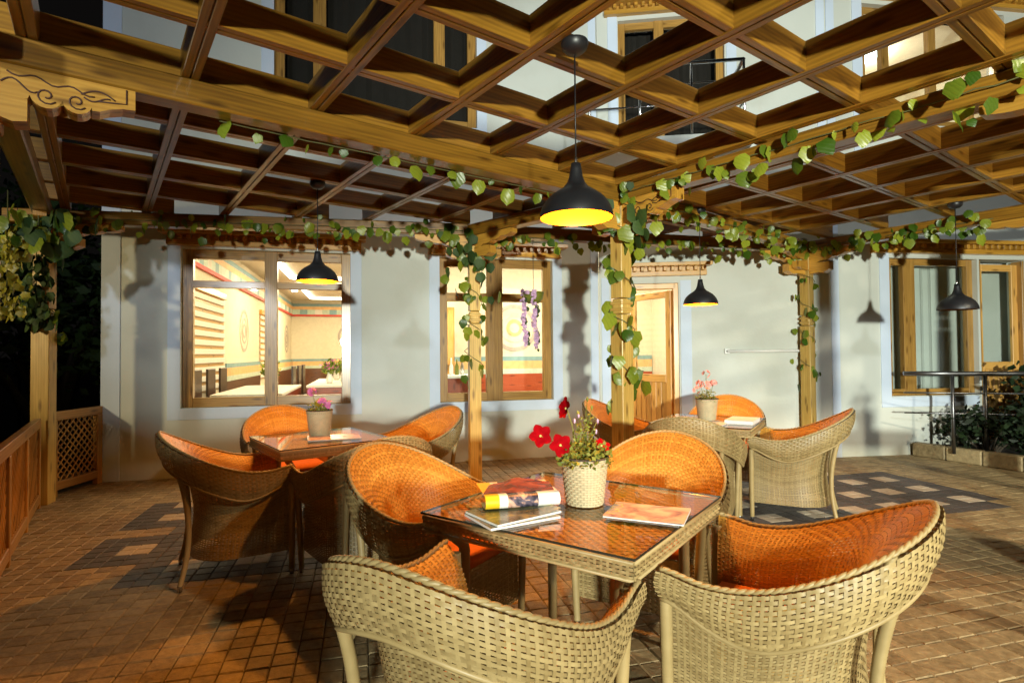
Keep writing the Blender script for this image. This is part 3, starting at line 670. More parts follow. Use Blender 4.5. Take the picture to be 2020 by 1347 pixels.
def garland(path, n, size, label, group, jitter=.035, meshes=LV, hang=1, face=0, name='ivy_garland', sag=.0, spread=.6):
    t = thing(name, label, 'ivy', path[0], 0, group); base = Vector(path[0]); path = [Vector(q) for q in path]
    seg = [(b-a).length for a, b in zip(path, path[1:])]; tot = sum(seg); st = []
    m = max(12, int(tot/.07))
    def at(u):
        d = u*tot
        for k, L_ in enumerate(seg):
            if d <= L_ or k == len(seg)-1: return path[k].lerp(path[k+1], min(1, d/L_))
            d -= L_
    for k in range(m+1): st.append(at(k/m)-base+Vector((random.gauss(0, jitter*.3), random.gauss(0, jitter*.3), -abs(math.sin(k*.8))*sag)))
    MB().tube(st, .0035, 5).obj('vine_stem', M['vine'], t)
    for k in range(n):
        u = (k+random.uniform(.2, .8))/n; p = at(u)-base+Vector((random.gauss(0, jitter), random.gauss(0, jitter), random.gauss(0, jitter*1.15)))
        put_leaf(t, p, size, hang, meshes, face, spread)
    return t
G = 'ivy garlands on the pergola'
def bl(q1, q2, u0, u1, side, z=ZB+.05, off=.082):
    a, b = lat(*q1), lat(*q2); d = (b-a).normalized(); n_ = d.cross(Z)*side
    return [a.lerp(b, u)+n_*off+Z*z for u in (u0, (u0+u1)/2, u1)]
garland(bl(P6, P1, .235, .90, -1, ZB-.005, .07), 20, .09, 'short ivy garland of single hanging leaves under the long front beam', G, .015)
garland(bl(P1, P5, .0, .80, 1, ZB+.05), 58, .09, 'ivy garland along the beam rising to the upper right corner', G, .045, face=-.5)
garland(bl(P1, P3, .05, 1.05, 1, ZB+.04), 84, .085, 'ivy garland on the beam between the front post and the right rear post', G, .045, face=-.3)
garland(bl(P0, P2, .04, .97, 1, ZB+.04), 118, .082, 'long dense ivy garland on the rear beam above the large left window', G, .045)
garland(bl(P2, P3, .06, .97, 1, ZB+.0), 78, .082, 'ivy garland on the rear beam above the open door', G, .04)
garland(bl(P3, P4, .0, .75, 1, ZB+.03), 76, .088, 'ivy garland on the right hand beam in front of the dark window', G, .05, face=-.4)
def spiral(q, z0, z1, turns, r, n, size, label, start=0, face=0):
    c = lat(*q); k = 40
    pth = [c+Vector((r*math.cos(start+2*math.pi*turns*i/k), r*math.sin(start+2*math.pi*turns*i/k), z1+(z0-z1)*i/k)) for i in range(k+1)]
    return garland(pth, n, size, label, G, .035, spread=.9, face=face)
spiral(P1, .88, 2.36, 4.2, .10, 70, .112, 'ivy spiralling round the front post beside the open door', 2)
spiral(P2, .95, 2.40, 4.4, .085, 62, .085, 'ivy spiralling round the thin rear post before the small window', 1)
spiral(P3, .85, 2.38, 4.4, .09, 46, .085, 'ivy spiralling round the right rear post before the bright wall', 0)
spiral(P0, 1.45, 2.42, 1.5, .10, 10, .17, 'few large ivy leaves on the left post beside the wall corner', 5)
c = lat(*P2)
t = thing('ivy_clump', 'dark ivy clump hanging at the head of the thin rear post', 'ivy', c+Z*2.3)
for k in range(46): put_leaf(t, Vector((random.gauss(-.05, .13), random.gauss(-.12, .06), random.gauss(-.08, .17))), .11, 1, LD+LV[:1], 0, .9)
c = lat(*P1)-B*.1
t = thing('ivy_clump', 'dark ivy clump at the head of the front post', 'ivy', c+Z*2.38)
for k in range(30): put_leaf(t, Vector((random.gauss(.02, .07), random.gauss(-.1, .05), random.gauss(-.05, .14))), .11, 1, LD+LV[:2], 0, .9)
# hanging foliage round the left post
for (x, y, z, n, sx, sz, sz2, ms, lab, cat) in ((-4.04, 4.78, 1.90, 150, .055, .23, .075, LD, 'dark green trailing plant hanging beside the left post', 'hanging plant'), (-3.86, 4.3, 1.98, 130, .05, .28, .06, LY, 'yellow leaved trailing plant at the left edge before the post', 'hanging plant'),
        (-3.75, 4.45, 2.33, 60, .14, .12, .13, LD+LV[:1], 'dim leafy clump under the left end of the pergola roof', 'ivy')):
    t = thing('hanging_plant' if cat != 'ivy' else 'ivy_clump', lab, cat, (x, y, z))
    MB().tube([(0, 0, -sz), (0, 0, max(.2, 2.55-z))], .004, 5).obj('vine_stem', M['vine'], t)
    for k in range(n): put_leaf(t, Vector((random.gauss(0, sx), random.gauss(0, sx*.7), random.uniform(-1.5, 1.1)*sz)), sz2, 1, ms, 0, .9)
t = thing('hanging_pot', 'bright lime green hanging plastic pot behind the left post foliage', 'plant pot', (-3.96, 4.5, 2.04))
MB().lathe([(0, 0), (.09, 0), (.12, .17), (.125, .18), (.11, .18), (.085, .03), (0, .03)], (0, 0, 0), 20).obj('pot', M['potgreen'], t)
MB().tube([(0, 0, .18), (0, 0, .45)], .003, 4).obj('cord', M['black'], t)

# ------------------------------------------------------------------ wicker weaving
def weave(mb, P, ncol, nrow, amp=.0024, flip=False, gap=.10, rib=.22):
    """woven sheet over P(u, v): nrow flat strands run along u, over and under ncol ribs, with open slits between them"""
    sg = -1 if flip else 1; e = 1e-3; NU = ncol*2
    def fr(u, v):
        p = P(u, v); pu = P(min(1, u+e), v)-P(max(0, u-e), v); pv = P(u, min(1, v+e))-P(u, max(0, v-e)); n = pu.cross(pv)
        return p, (n.normalized()*sg if n.length > 1e-12 else Vector((0, 0, 1)))
    for r in range(nrow):
        base = len(mb.v)
        for q, k in ((gap, .45), (.5, 1), (1-gap, .45)):
            for i in range(NU+1):
                p, n = fr(i/NU, (r+q)/nrow); h = amp*((1 if ((i//2)+r) % 2 else -1)*k if i % 2 == 0 else 0)+amp*.35*(k-.45); mb.v.append(p+n*h)
        for j in range(2):
            for i in range(NU):
                a = base+j*(NU+1)+i; q = (a, a+1, a+NU+2, a+NU+1); mb.face(q if not flip else q[::-1], [(i/NU, r/nrow)]*4, True)
    for c in range(ncol):
        base = len(mb.v); u0 = (c+.5-rib)/ncol if False else max(0, (c-rib)/ncol); u1 = min(1, (c+rib)/ncol)
        for r in range(nrow+1):
            v = r/nrow
            for u in (u0, u1):
                p, n = fr(u, v); mb.v.append(p-n*amp*.25)
        for r in range(nrow):
            a = base+r*2; q = (a, a+1, a+3, a+2); mb.face(q if not flip else q[::-1], [(c/ncol, r/nrow)]*4, True)
    return mb
def shoe(w_, d_, yf, n=90):
    """horseshoe outline from the right arm tip round the back to the left arm tip, resampled by length"""
    pts = [Vector((w_, yf*(1-i/20), 0)) for i in range(20)]
    for i in range(n+1):
        a = math.pi*i/n; cx, sx = math.cos(a), math.sin(a); k = 2/2.35
        pts.append(Vector((w_*math.copysign(abs(cx)**k, cx), -d_*abs(sx)**k, 0)))
    pts += [Vector((-w_, yf*(i+1)/20, 0)) for i in range(20)]
    acc = [0]
    for a, b in zip(pts, pts[1:]): acc.append(acc[-1]+(b-a).length)
    def f(u):
        t = u*acc[-1]; lo, hi = 0, len(acc)-1
        while hi-lo > 1:
            m = (lo+hi)//2
            if acc[m] <= t: lo = m
            else: hi = m
        return pts[lo].lerp(pts[hi], (t-acc[lo])/max(1e-9, acc[hi]-acc[lo]))
    return f
def sm(x): x = max(0, min(1, x)); return x*x*(3-2*x)
RIM = shoe(.338, .40, .27); SEAT = shoe(.225, .192, .25); COL = shoe(.318, .362, .265); BT = shoe(.272, .270, .262); BB = shoe(.262, .246, .262); BM = shoe(.252, .224, .262)
def rz(u): q = 1-abs(2*u-1); return .612+.222*sm((q-.18)/.82)+.022*(1-sm(q/.16))
def rim(u): p = RIM(u); p.z = rz(u); return p
def inner(u, v):
    a = RIM(u); b = SEAT(u); e = (1-v)**3.5; p = b.lerp(a, e); p.z = rz(u)+(.36-rz(u))*v; return p
def cdrop(u): q = 1-abs(2*u-1); return .085+.075*sm(q/.35)
def collar(u, v):
    a = RIM(u); b = COL(u); p = a.lerp(b, v); o = p.normalized()*(.014+.014*math.sin(math.pi*v)); p = p+o; p.z = rz(u)-.004-cdrop(u)*v; return p
def body(u, v):
    zt = rz(u)-cdrop(u)+.02; a = BT(u); m = BM(u); b = BB(u); p = a.lerp(m, sm(v*1.7)) if v < .6 else m.lerp(b, sm((v-.6)/.4)); p.z = zt+(.135-zt)*v; return p
chair_meshes = {}
def make_chair(label, loc, face, group, rnd=0):
    """face: unit vector the sitter looks along (local +y)"""
    t = thing('wicker_armchair', label, 'armchair', (loc[0], loc[1], .002), math.atan2(face[1], face[0])-math.pi/2, group)
    if not chair_meshes:
        cm = chair_meshes
        cm['inner_weave'] = weave(MB(), inner, 84, 38, .0024, False, .07).mesh('inner_weave', M['wickin'])
        cm['collar'] = weave(MB(), collar, 86, 12, .0032, True, .11).mesh('collar', M['wicker'])
        cm['body_weave'] = weave(MB(), body, 74, 44, .0024, True, .09).mesh('body_weave', M['wicker'])
        cm['collar_edge'] = MB().tube([collar(i/80, 1) for i in range(81)], .0075, 6).mesh('collar_edge', M['wicker'])
        # plaited rim: two strands twisting round each other
        rb = MB(); N = 340
        for ph in (0, math.pi):
            pts = []
            for i in range(N+1):
                u = i/N; p = rim(u); tn = (rim(min(1, u+.004))-rim(max(0, u-.004))).normalized(); s_ = tn.cross(Z).normalized(); an = u*230+ph
                pts.append(p+(s_*math.cos(an)+Z*math.sin(an))*.0026+s_*.003)
            rb.tube(pts, .0062, 6)
        cm['braided_rim'] = rb.mesh('braided_rim', M['wicker'])
        fp = MB(); weave(fp, lambda u, v: Vector((.262-.524*u, .262, .375+(.135-.375)*v)), 24, 22)
        cm['front_panel'] = fp.mesh('front_panel', M['wicker'])
        cu = MB(); N = 48; rings = []
        loop = [SEAT(i/(N-1))*.97 for i in range(N)]
        for (k, z) in ((.9, .365), (1.0, .378), (1.0, .405), (.95, .424), (.82, .434), (.4, .440)):
            rings.append(len(cu.v)); cu.v += [Vector((p.x*k, (p.y-.01)*k+.01, z)) for p in loop]
        for a, b in zip(rings, rings[1:]):
            for i in range(N): cu.face((a+i, a+(i+1) % N, b+(i+1) % N, b+i)[::-1], [(0, 0)]*4, True)
        cu.face([rings[-1]+i for i in range(N)][::-1], None, True); cu.face([rings[0]+i for i in range(N)], None)
        cm['seat_cushion'] = cu.mesh('seat_cushion', M['cushion'])
        def wrapped(pts, r):
            # pole wound with cane: fine rings along its length
            mb = MB(); P_ = [Vector(p) for p in pts]; out = []; rr = []
            L_ = [0]
            for a, b in zip(P_, P_[1:]): L_.append(L_[-1]+(b-a).length)
            n = int(L_[-1]/.0045)
            for k in range(n+1):
                d = L_[-1]*k/n; i = max(j for j in range(len(L_)) if L_[j] <= d+1e-9); i = min(i, len(P_)-2)
                f = (d-L_[i])/(L_[i+1]-L_[i]); out.append(P_[i].lerp(P_[i+1], f)); rr.append(r*(1 if k % 2 else .93)*(1-.22*k/n))
            return mb.tube(out, rr, 10).mesh('leg', M['wicker'])
        def bez(a, b, c, n=14): a, b, c = Vector(a), Vector(b), Vector(c); return [a*(1-t)**2+b*2*t*(1-t)+c*t*t for t in [i/n for i in range(n+1)]]
        for sx in (-1, 1):
            cm['leg', sx, 'f'] = wrapped([(sx*.300, .268, .60), (sx*.280, .272, .30), (sx*.268, .272, .03)], .021)
            cm['leg', sx, 'b'] = wrapped(bez((sx*.222, -.310, .672), (sx*.198, -.200, .33), (sx*.235, -.290, .03)), .018)
        cm['tip'] = MB().lathe([(0, 0), (.012, 0), (.0135, .03), (.013, .034), (0, .034)], (0, 0, 0), 12).mesh('leg_tip', M['steel'])
    cm = chair_meshes
    for k in ('inner_weave', 'collar', 'collar_edge', 'body_weave', 'braided_rim', 'front_panel', 'seat_cushion'): link(k, cm[k], t)
    for sx in (-1, 1):
        for e, q in (('f', (sx*.268, .272, 0)), ('b', (sx*.235, -.290, 0))):
            l = link('leg', cm['leg', sx, e], t); link('leg_tip', cm['tip'], l, q)
    return t
def fv(x, y): v = Vector((x, y)).normalized(); return (v.x, v.y)
GA, GB, GC = 'armchairs round the front table', 'armchairs round the left table', 'armchairs round the right table'
make_chair('wicker armchair nearest the camera at bottom centre, seen from behind its backrest', (-.08, 1.52), fv(.52, .86), GA)
make_chair('wicker armchair at lower right showing its orange inside over a cream collar', (.84, 1.79), fv(-.83, .56), GA)
make_chair('wicker armchair left of the front table with its orange bowl towards the magazines', (-.34, 2.54), fv(.85, -.53), GA)
make_chair('wicker armchair behind the petunia pot at the far side of the front table', (.66, 2.74), fv(-.50, -.87), GA)
make_chair('leftmost wicker armchair, cream back in shade, left of the left table', (-1.66, 3.40), fv(.87, .50), GB)
make_chair('wicker armchair with its back to the camera in front of the left table', (-.86, 3.27), fv(-.62, .78), GB)
make_chair('wicker armchair behind the left table under the large window', (-1.78, 4.52), fv(.55, -.83), GB)
make_chair('wicker armchair right of the left table beside the thin ivy post', (-.80, 4.40), fv(-.79, -.61), GB)
make_chair('wicker armchair with its cream back to the camera in front of the right table', (1.30, 4.08), fv(.42, .90), GC)
make_chair('wicker armchair right of the right table by the checkered paving', (2.16, 4.36), fv(-.88, .48), GC)
make_chair('wicker armchair behind the salmon flower pot at the bright wall', (1.97, 5.26), fv(-.45, -.89), GC)
make_chair('wicker armchair half hidden behind the ivy covered front post', (1.04, 5.03), fv(.83, -.50), GC)

# ------------------------------------------------------------------ tables
TZ = .70
tm = {}
def make_table(label, c, ang, group, k_=1, sz=.40):
    t = thing('wicker_table', label, 'table', (c[0], c[1], .002), ang, group); t.scale = (k_, k_, 1)
    if not tm:
        top = MB(); weave(top, lambda u, v: Vector((-sz+2*sz*u, -sz+2*sz*v, .684)), 34, 50, .0036, gap=.05)
        tm['woven_top'] = top.mesh('woven_top', M['wickin'])
        ap = MB()
        for k in range(4):
            rt = Matrix.Rotation(k*math.pi/2, 4, 'Z')
            weave(ap, lambda u, v: rt @ Vector((-sz-.006+(2*sz+.012)*u, -sz-.006, .638+.046*v)), 40, 4, .0034, gap=.11)
            ap.tube([rt @ Vector((-sz-.006, -sz-.006, .636)), rt @ Vector((sz+.006, -sz-.006, .636))], .006, 6)
            ap.tube([rt @ Vector((-sz-.004, -sz-.004, .684)), rt @ Vector((sz+.004, -sz-.004, .684))], .006, 6)
        ap.box((0, 0, .658), X*(sz-.02), Vector((0, sz-.02, 0)), Z*.015, 0)
        tm['apron'] = ap.mesh('apron', M['wicker'])
        g = MB(); s2 = sz+.012
        g.box((0, 0, .697), X*s2, Vector((0, s2, 0)), Z*.004, .002)
        tm['glass_top'] = g.mesh('glass_top', [M['tglass'], M['gedge']])
        for p in tm['glass_top'].polygons:
            if abs(p.normal.z) < .9: p.material_index = 1
        lg = MB(); n = 60
        pts = [Vector((.30+.0+.05*(1-sm(k/8)), .30+.05*(1-sm(k/8)), ( .645-.613*k/n))) for k in range(n+1)]
        lg.tube(pts, [.021*(1 if k % 2 else .95) for k in range(n+1)], 10); tm['leg'] = lg.mesh('leg', M['wicker'])
    for k in ('woven_top', 'apron', 'glass_top'): link(k, tm[k], t)
    for k in range(4):
        l = link('leg', tm['leg'], t, (0, 0, 0), (0, 0, k*math.pi/2)); link('leg_tip', chair_meshes['tip'], l, (.30, .30, -.002))
    return t
GT = 'square wicker tables with glass tops'
TA = (.24, 2.13); aA = math.atan2(-.586, .81); TBc = (-1.32, 3.88); aB = R(-52); TCc = (1.61, 4.65); aC = math.atan2(-.52, .855)
make_table('square wicker table with glass top holding petunias and magazines, nearest the camera', TA, aA, GT)
make_table('square wicker table with glass top left of centre under the large lit window', TBc, aB, GT, .9)
make_table('square wicker table with glass top at right by the bright wall', TCc, aC, GT, .93)
TOP = .7035

# ------------------------------------------------------------------ flower pots
pm = {}
def flower_mesh(m, r, lobes=5, cup=.35):
    mb = MB(); n = lobes*6; c = len(mb.v); mb.v.append(Vector((0, 0, -r*cup))); rings = []
    for q in (.35, .7, 1.0):
        st = len(mb.v); rings.append(st)
        for k in range(n):
            a = 2*math.pi*k/n; lob = 1-.30*q*(1-abs(math.cos(a*lobes/2)))**.7; mb.v.append(Vector((r*q*lob*math.cos(a), r*q*lob*math.sin(a), -r*cup*(1-q)**1.2+r*.05*q*math.sin(a*lobes*2))))
    for k in range(n): mb.face((c, rings[0]+k, rings[0]+(k+1) % n), None, True)
    for a, b in zip(rings, rings[1:]):
        for k in range(n): mb.face((a+k, b+k, b+(k+1) % n, a+(k+1) % n), None, True)
    return mb.mesh('flower', m)
def orient(o, p, nrm, s_=1):
    q = Vector(nrm).to_track_quat('Z', 'Y'); o.matrix_basis = Matrix.Translation(p) @ q.to_matrix().to_4x4() @ Matrix.Rotation(random.uniform(0, 6), 4, 'Z') @ Matrix.Diagonal((s_, s_, s_, 1))
def make_pot(label, x, y, k=1.0, name='flower_pot'):
    t = thing(name, label, 'flower pot', (x, y, TOP))
    if 'pot' not in pm:
        H = .172; rb, rt = .068, .088
        mb = MB(); weave(mb, lambda u, v: Vector(((rb+(rt-rb)*v)*math.cos(2*math.pi*u), (rb+(rt-rb)*v)*math.sin(2*math.pi*u), .003+H*v)), 38, 19, .0030, gap=.06)
        mb.lathe([(0, .003), (rb, .003)], (0, 0, 0), 40); pm['pot'] = mb.mesh('basket', M['basket'])
        mb = MB()
        mb.tube([Vector((rt*math.cos(2*math.pi*i/48), rt*math.sin(2*math.pi*i/48), .176)) for i in range(48)], .004, 6, closed=True)
        mb.lathe([(rt-.001, .174), (rt-.008, .150), (0, .148)], (0, 0, 0), 30); pm['soil'] = mb.mesh('rim_and_soil', [M['bark']])
    link('basket', pm['pot'], t); link('soil', pm['soil'], t)
    return t
def herb(t, n, R_, z0, z1, seed, m='herb', sz=.016):
    rnd = random.Random(seed); mb = MB()
    for k in range(n):
        a = rnd.uniform(0, 6.28); r = R_*math.sqrt(rnd.random()); z = z0+(z1-z0)*rnd.random()**1.4*(1-.4*r/R_); p = Vector((r*math.cos(a), r*math.sin(a), z))
        d = Vector((rnd.gauss(0, 1), rnd.gauss(0, 1), rnd.gauss(.4, .7))).normalized(); e = d.cross(Vector((rnd.gauss(0, 1), rnd.gauss(0, 1), rnd.gauss(0, 1)))).normalized(); s_ = sz*rnd.uniform(.6, 1.5)
        i = len(mb.v); mb.v += [p, p+d*s_*.5+e*s_*.3, p+d*s_, p+d*s_*.5-e*s_*.3]; mb.face((i, i+1, i+2, i+3), [(0, 0), (1, 0), (1, 1), (0, 1)])
    o = mb.obj('foliage', M[m], t); o['kind'] = 'stuff'; return o
def stem(t, pts, r=.0022): MB().tube(pts, r, 5).obj('stem', M['herb'], t)
t = make_pot('straw basket pot of red petunias on the front table', .268, 2.125)
herb(t, 760, .10, .15, .25, 1, sz=.02); herb(t, 130, .045, .22, .37, 2, sz=.016)
rf_ = flower_mesh(M['petred'], .045)
FL = [((-.165, -.045, .262), (.1, -1, .25)), ((-.092, -.055, .228), (.15, -1, .18)), ((-.075, .0, .358), (-.9, -.35, .25)), ((.066, -.01, .222), (.25, -.5, .8))]
for p, n_ in FL:
    p = Vector(p); o = link('flower', rf_, t); orient(o, p, n_, .8 if p.x > 0 else 1)
    mb = MB(); mb.lathe([(0, .006), (.004, .004), (.005, 0)], (0, 0, 0), 8); e = mb.obj('stamen', M['yellow'], o, (0, 0, -.010))
    stem(t, [Vector((p.x*.25, p.y*.3, .15)), Vector((p.x*.6, p.y*.6, .15+(p.z-.15)*.7)), p-Vector(n_).normalized()*.012])
for x, y, z in ((-.02, 0, .33), (.03, .0, .36), (.05, -.01, .31), (.015, .01, .39), (-.035, 0, .31), (.045, 0, .27)):
    stem(t, [Vector((x*.15, -.02, .15)), Vector((x*.3, y, .15+(z-.15)*.6)), Vector((x, y, z))], .0016)
    MB().lathe([(0, -.012), (.004, -.006), (.005, .002), (.002, .008), (0, .009)], (x, y, z), 7).obj('bud', M['petlil'] if z < .35 else M['herb'], t)
t = make_pot('straw basket pot of pink flowers on the left table', -1.36, 3.98)
herb(t, 200, .07, .16, .24, 3); herb(t, 60, .04, .2, .26, 4, 'leafy', .022)
pf = flower_mesh(M['petpink'], .02, 5, .2)
for cx, cy, cz, n in ((-.045, -.02, .305, 9), (.03, -.03, .235, 8), (.075, -.02, .215, 8)):
    stem(t, [Vector((0, 0, .15)), Vector((cx*.6, cy*.6, .22)), Vector((cx, cy, cz))])
    for k in range(n): o = link('flower', pf, t); d = Vector((random.gauss(0, 1), random.gauss(-.6, 1), random.gauss(.3, 1))).normalized(); orient(o, Vector((cx, cy, cz))+d*.026, d)
t = make_pot('straw basket pot of salmon flowers on the right table', 1.61, 4.68)
herb(t, 260, .085, .16, .27, 5); sf = flower_mesh(M['petsal'], .021, 5, .2)
for cx, cy, cz, n in ((-.01, -.02, .38, 5), (-.06, -.02, .30, 7), (.05, -.02, .30, 8), (-.09, -.02, .25, 4), (.0, -.03, .29, 8)):
    stem(t, [Vector((0, 0, .15)), Vector((cx*.6, cy*.6, .22)), Vector((cx, cy, cz))])
    for k in range(n): o = link('flower', sf, t); d = Vector((random.gauss(0, 1), random.gauss(-.6, 1), random.gauss(.3, 1))).normalized(); orient(o, Vector((cx, cy, cz))+d*.028, d)

# ------------------------------------------------------------------ magazines
def printmat(name, stops, scale, rough=.25, detail=3):
    m, nt, b, out = mat(name); L = nt.links.new; uv = nd(nt, 'ShaderNodeUVMap'); no = nd(nt, 'ShaderNodeTexNoise'); no.inputs['Scale'].default_value = scale; no.inputs['Detail'].default_value = detail; no.inputs['Distortion'].default_value = .6
    L(uv.outputs[0], no.inputs['Vector']); r = ramp(nt, stops); L(no.outputs['Fac'], r.inputs['Fac']); L(r.outputs['Color'], b.inputs['Base Color']); b.inputs['Roughness'].default_value = rough; return m
M['cover_pink'] = printmat('pink_cover', [(.3, (.30, .16, .20)), (.45, (.62, .38, .34)), (.6, (.80, .62, .50)), (.75, (.74, .52, .44))], 3.2)
M['cover_green'] = printmat('green_cover', [(.35, (.05, .055, .03)), (.5, (.13, .14, .10)), (.6, (.30, .27, .10)), (.75, (.10, .11, .10))], 3)
M['cover_red'] = printmat('red_cover', [(.35, (.10, .02, .012)), (.55, (.28, .06, .03)), (.7, (.42, .12, .06))], 3)
M['photo_dark'] = printmat('photo_print', [(.38, (.03, .03, .05)), (.5, (.12, .10, .14)), (.56, (.55, .32, .24)), (.66, (.66, .45, .36))], 5)
M['yprint'] = simple('yellow_print', (.80, .52, .02), .3, var=.05)
def magazine(label, c, ang, wd, ln, th, mats, curl=0, name='magazine', z=TOP):
    """closed magazine: cover sheet over a page block"""
    t = thing(name, label, 'magazine', (c[0], c[1], z), ang)
    n = 12; mb = MB()
    def zz(i): x = i/n; return th+curl*max(0, x-.55)**2*4
    for i in range(n):
        a, b = -wd/2+wd*i/n, -wd/2+wd*(i+1)/n
        mb.v += [Vector((a, -ln/2, zz(i))), Vector((b, -ln/2, zz(i+1))), Vector((b, ln/2, zz(i+1))), Vector((a, ln/2, zz(i)))]
        k = len(mb.v)-4; mb.face((k, k+1, k+2, k+3), [(i/n*wd*4, 0), ((i+1)/n*wd*4, 0), ((i+1)/n*wd*4, ln*4), (i/n*wd*4, ln*4)], True)
    mb.obj('cover', mats, t)
    pb = MB(); pb.box((0, 0, th/2-.0006), X*(wd/2-.001), Vector((0, ln/2-.001, 0)), Z*(th/2-.0008), 0); pb.obj('pages', M['paper'], t)
    return t
mg = magazine('flat pink covered magazine right of the petunia pot', (.47, 1.985), R(-24), .27, .20, .006, M['cover_pink'], .004)
lt = MB()
for k, (hh, off) in enumerate(((.028, 0), (.034, .0), (.030, 0), (.034, 0), (.026, 0))):
    lt.box((-.115, -.065+k*.032, .0066), X*(hh/2), Vector((0, .004, 0)), Z*.0003, 0)
    lt.box((-.115+hh/2*(1 if k % 2 else -1), -.058+k*.032, .0066), X*.003, Vector((0, .009, 0)), Z*.0003, 0)
lt.obj('cover_lettering', M['orange'], mg)
sk = [((-.005, 1.96), R(30), .009, 'cover_green', 'green magazine at the bottom of the stack by the rolled magazine', TOP), ((.0, 1.975), R(36), .008, 'cover_green', 'dark magazine lying directly under the rolled magazine', TOP+.0095)]
for c_, an, th, m, lab, z in sk: magazine(lab, c_, an, .27, .20, th, M[m], .012 if z > TOP else 0, z=z)
# folded-back magazine with its roll towards the camera
t = thing('rolled_magazine', 'folded back magazine with a yellow and white photo page, left of the petunia pot', 'magazine', (.02, 2.06, TOP+.019), R(13))
prof = []
for i in range(17):
    a = -math.pi/2-.25+(math.pi+.1)*i/16; prof.append((-.050-.024*math.cos(a), .026+.024*math.sin(a)))
prof = [(.05, -.0)]+prof[0:]+[(.06, .051), (.13, .053)]
mats = ['yprint', 'paper', 'photo_dark', 'paper']; xs = [-.135, -.085, -.055, .055, .135]
for k in range(4):
    mb = MB(); a, b = xs[k], xs[k+1]
    for (p, q) in zip(prof, prof[1:]):
        i = len(mb.v); mb.v += [Vector((a, p[0], p[1])), Vector((b, p[0], p[1])), Vector((b, q[0], q[1])), Vector((a, q[0], q[1]))]
        mb.face((i, i+1, i+2, i+3), [(a*5, p[1]*6), (b*5, p[1]*6), (b*5, q[1]*6), (a*5, q[1]*6)], True)
    mb.obj('printed_page', M[mats[k]], t)
mb = MB()
N = 10
for i in range(N):
    for j in range(6):
        def q(i, j):
            x = -.138+.262*i/N; e = 1-1.25*abs(i/N-.52); y = -.035+.16*(j/6)*(.62+.38*e); return Vector((x*(1-.10*j/6)+.03*j/6, y, .0512+.002*math.sin(i*1.9)*(j/6)+.018*(j/6)*e*e))
        k = len(mb.v); mb.v += [q(i, j), q(i+1, j), q(i+1, j+1), q(i, j+1)]; mb.face((k, k+1, k+2, k+3), [(i/N, j/6), ((i+1)/N, j/6), ((i+1)/N, (j+1)/6), (i/N, (j+1)/6)], True)
mb.obj('back_cover', M['cover_red'], t)
magazine('glossy magazine under the pink flower pot on the left table', (-1.22, 3.86), R(20), .34, .24, .005, M['cover_pink'])
bk = magazine('thick white menu at the edge of the right table', (1.83, 4.50), R(57), .30, .21, .03, M['paper'])
magazine('thin white menu beside the salmon flower pot', (1.58, 4.45), R(57), .26, .2, .006, M['paper'])

# ------------------------------------------------------------------ pendant lamps
lm_ = {}
def pendant(label, x, y, zr, lit=True, D_=.30):
    t = thing('pendant_lamp', label, 'pendant lamp', (x, y, zr), 0, 'black dome pendant lamps')
    r = D_/2; H = .225
    prof = [(1.0, 0), (1.0, .01), (.985, .10), (.93, .20), (.83, .31), (.70, .40), (.53, .48), (.36, .55), (.25, .64), (.19, .75), (.155, .88), (.13, 1.0)]
    if not lm_:
        lm_['shade'] = MB().lathe([(a*r, b*H) for a, b in prof]+[(0, H)], (0, 0, 0), 40).mesh('lamp_shade', M['black'])
        lm_['lining'] = MB().lathe([(a*r-.003, b*H) for a, b in prof[:9]]+[(0, .66*H)], (0, 0, 0), 40).mesh('shade_lining', M['shadein'])
        lm_['bulb'] = MB().lathe([(0, -.03), (.018, -.025), (.028, -.005), (.024, .02), (.013, .045), (.013, .07), (0, .07)], (0, 0, .155), 16).mesh('bulb', M['bulb'])
        lm_['off'] = MB().lathe([(0, -.03), (.018, -.025), (.028, -.005), (.024, .02), (.013, .045), (.013, .07), (0, .07)], (0, 0, .155), 16).mesh('bulb', M['white'])
        lm_['cap'] = MB().lathe([(0, -.052), (.012, -.05), (.035, -.046), (.052, -.03), (.057, -.008), (.055, 0), (0, 0)], (0, 0, 0), 24).mesh('ceiling_cup', M['black'])
        lm_['fer'] = MB().lathe([(.006, .0), (.007, .018), (.0035, .03)], (0, 0, H), 10).mesh('ferrule', M['steel'])
    link('lamp_shade', lm_['shade'], t); link('shade_lining', lm_['lining'], t); link('bulb', lm_['bulb' if lit else 'off'], t)
    link('ferrule', lm_['fer'], t); top = ZL-zr; link('ceiling_cup', lm_['cap'], t, (0, 0, top))
    MB().tube([(0, 0, H), (0, 0, top-.04)], .0032, 6).obj('cord', M['black'], t)
    if lit:
        point('pendant_bulb_light', (x, y, zr+.095), 115, (1, .37, .05), .028)
    return t
pendant('lit black pendant lamp over the front table, the largest and nearest', .268, 2.30, 1.82)
pendant('lit black pendant lamp before the large left window', -1.438, 4.169, 1.81)
pendant('lit black pendant lamp before the bright wall right of the door', 1.696, 5.053, 1.69)
pendant('unlit black pendant lamp before the dark window at far right', 3.885, 4.905, 1.615, False)

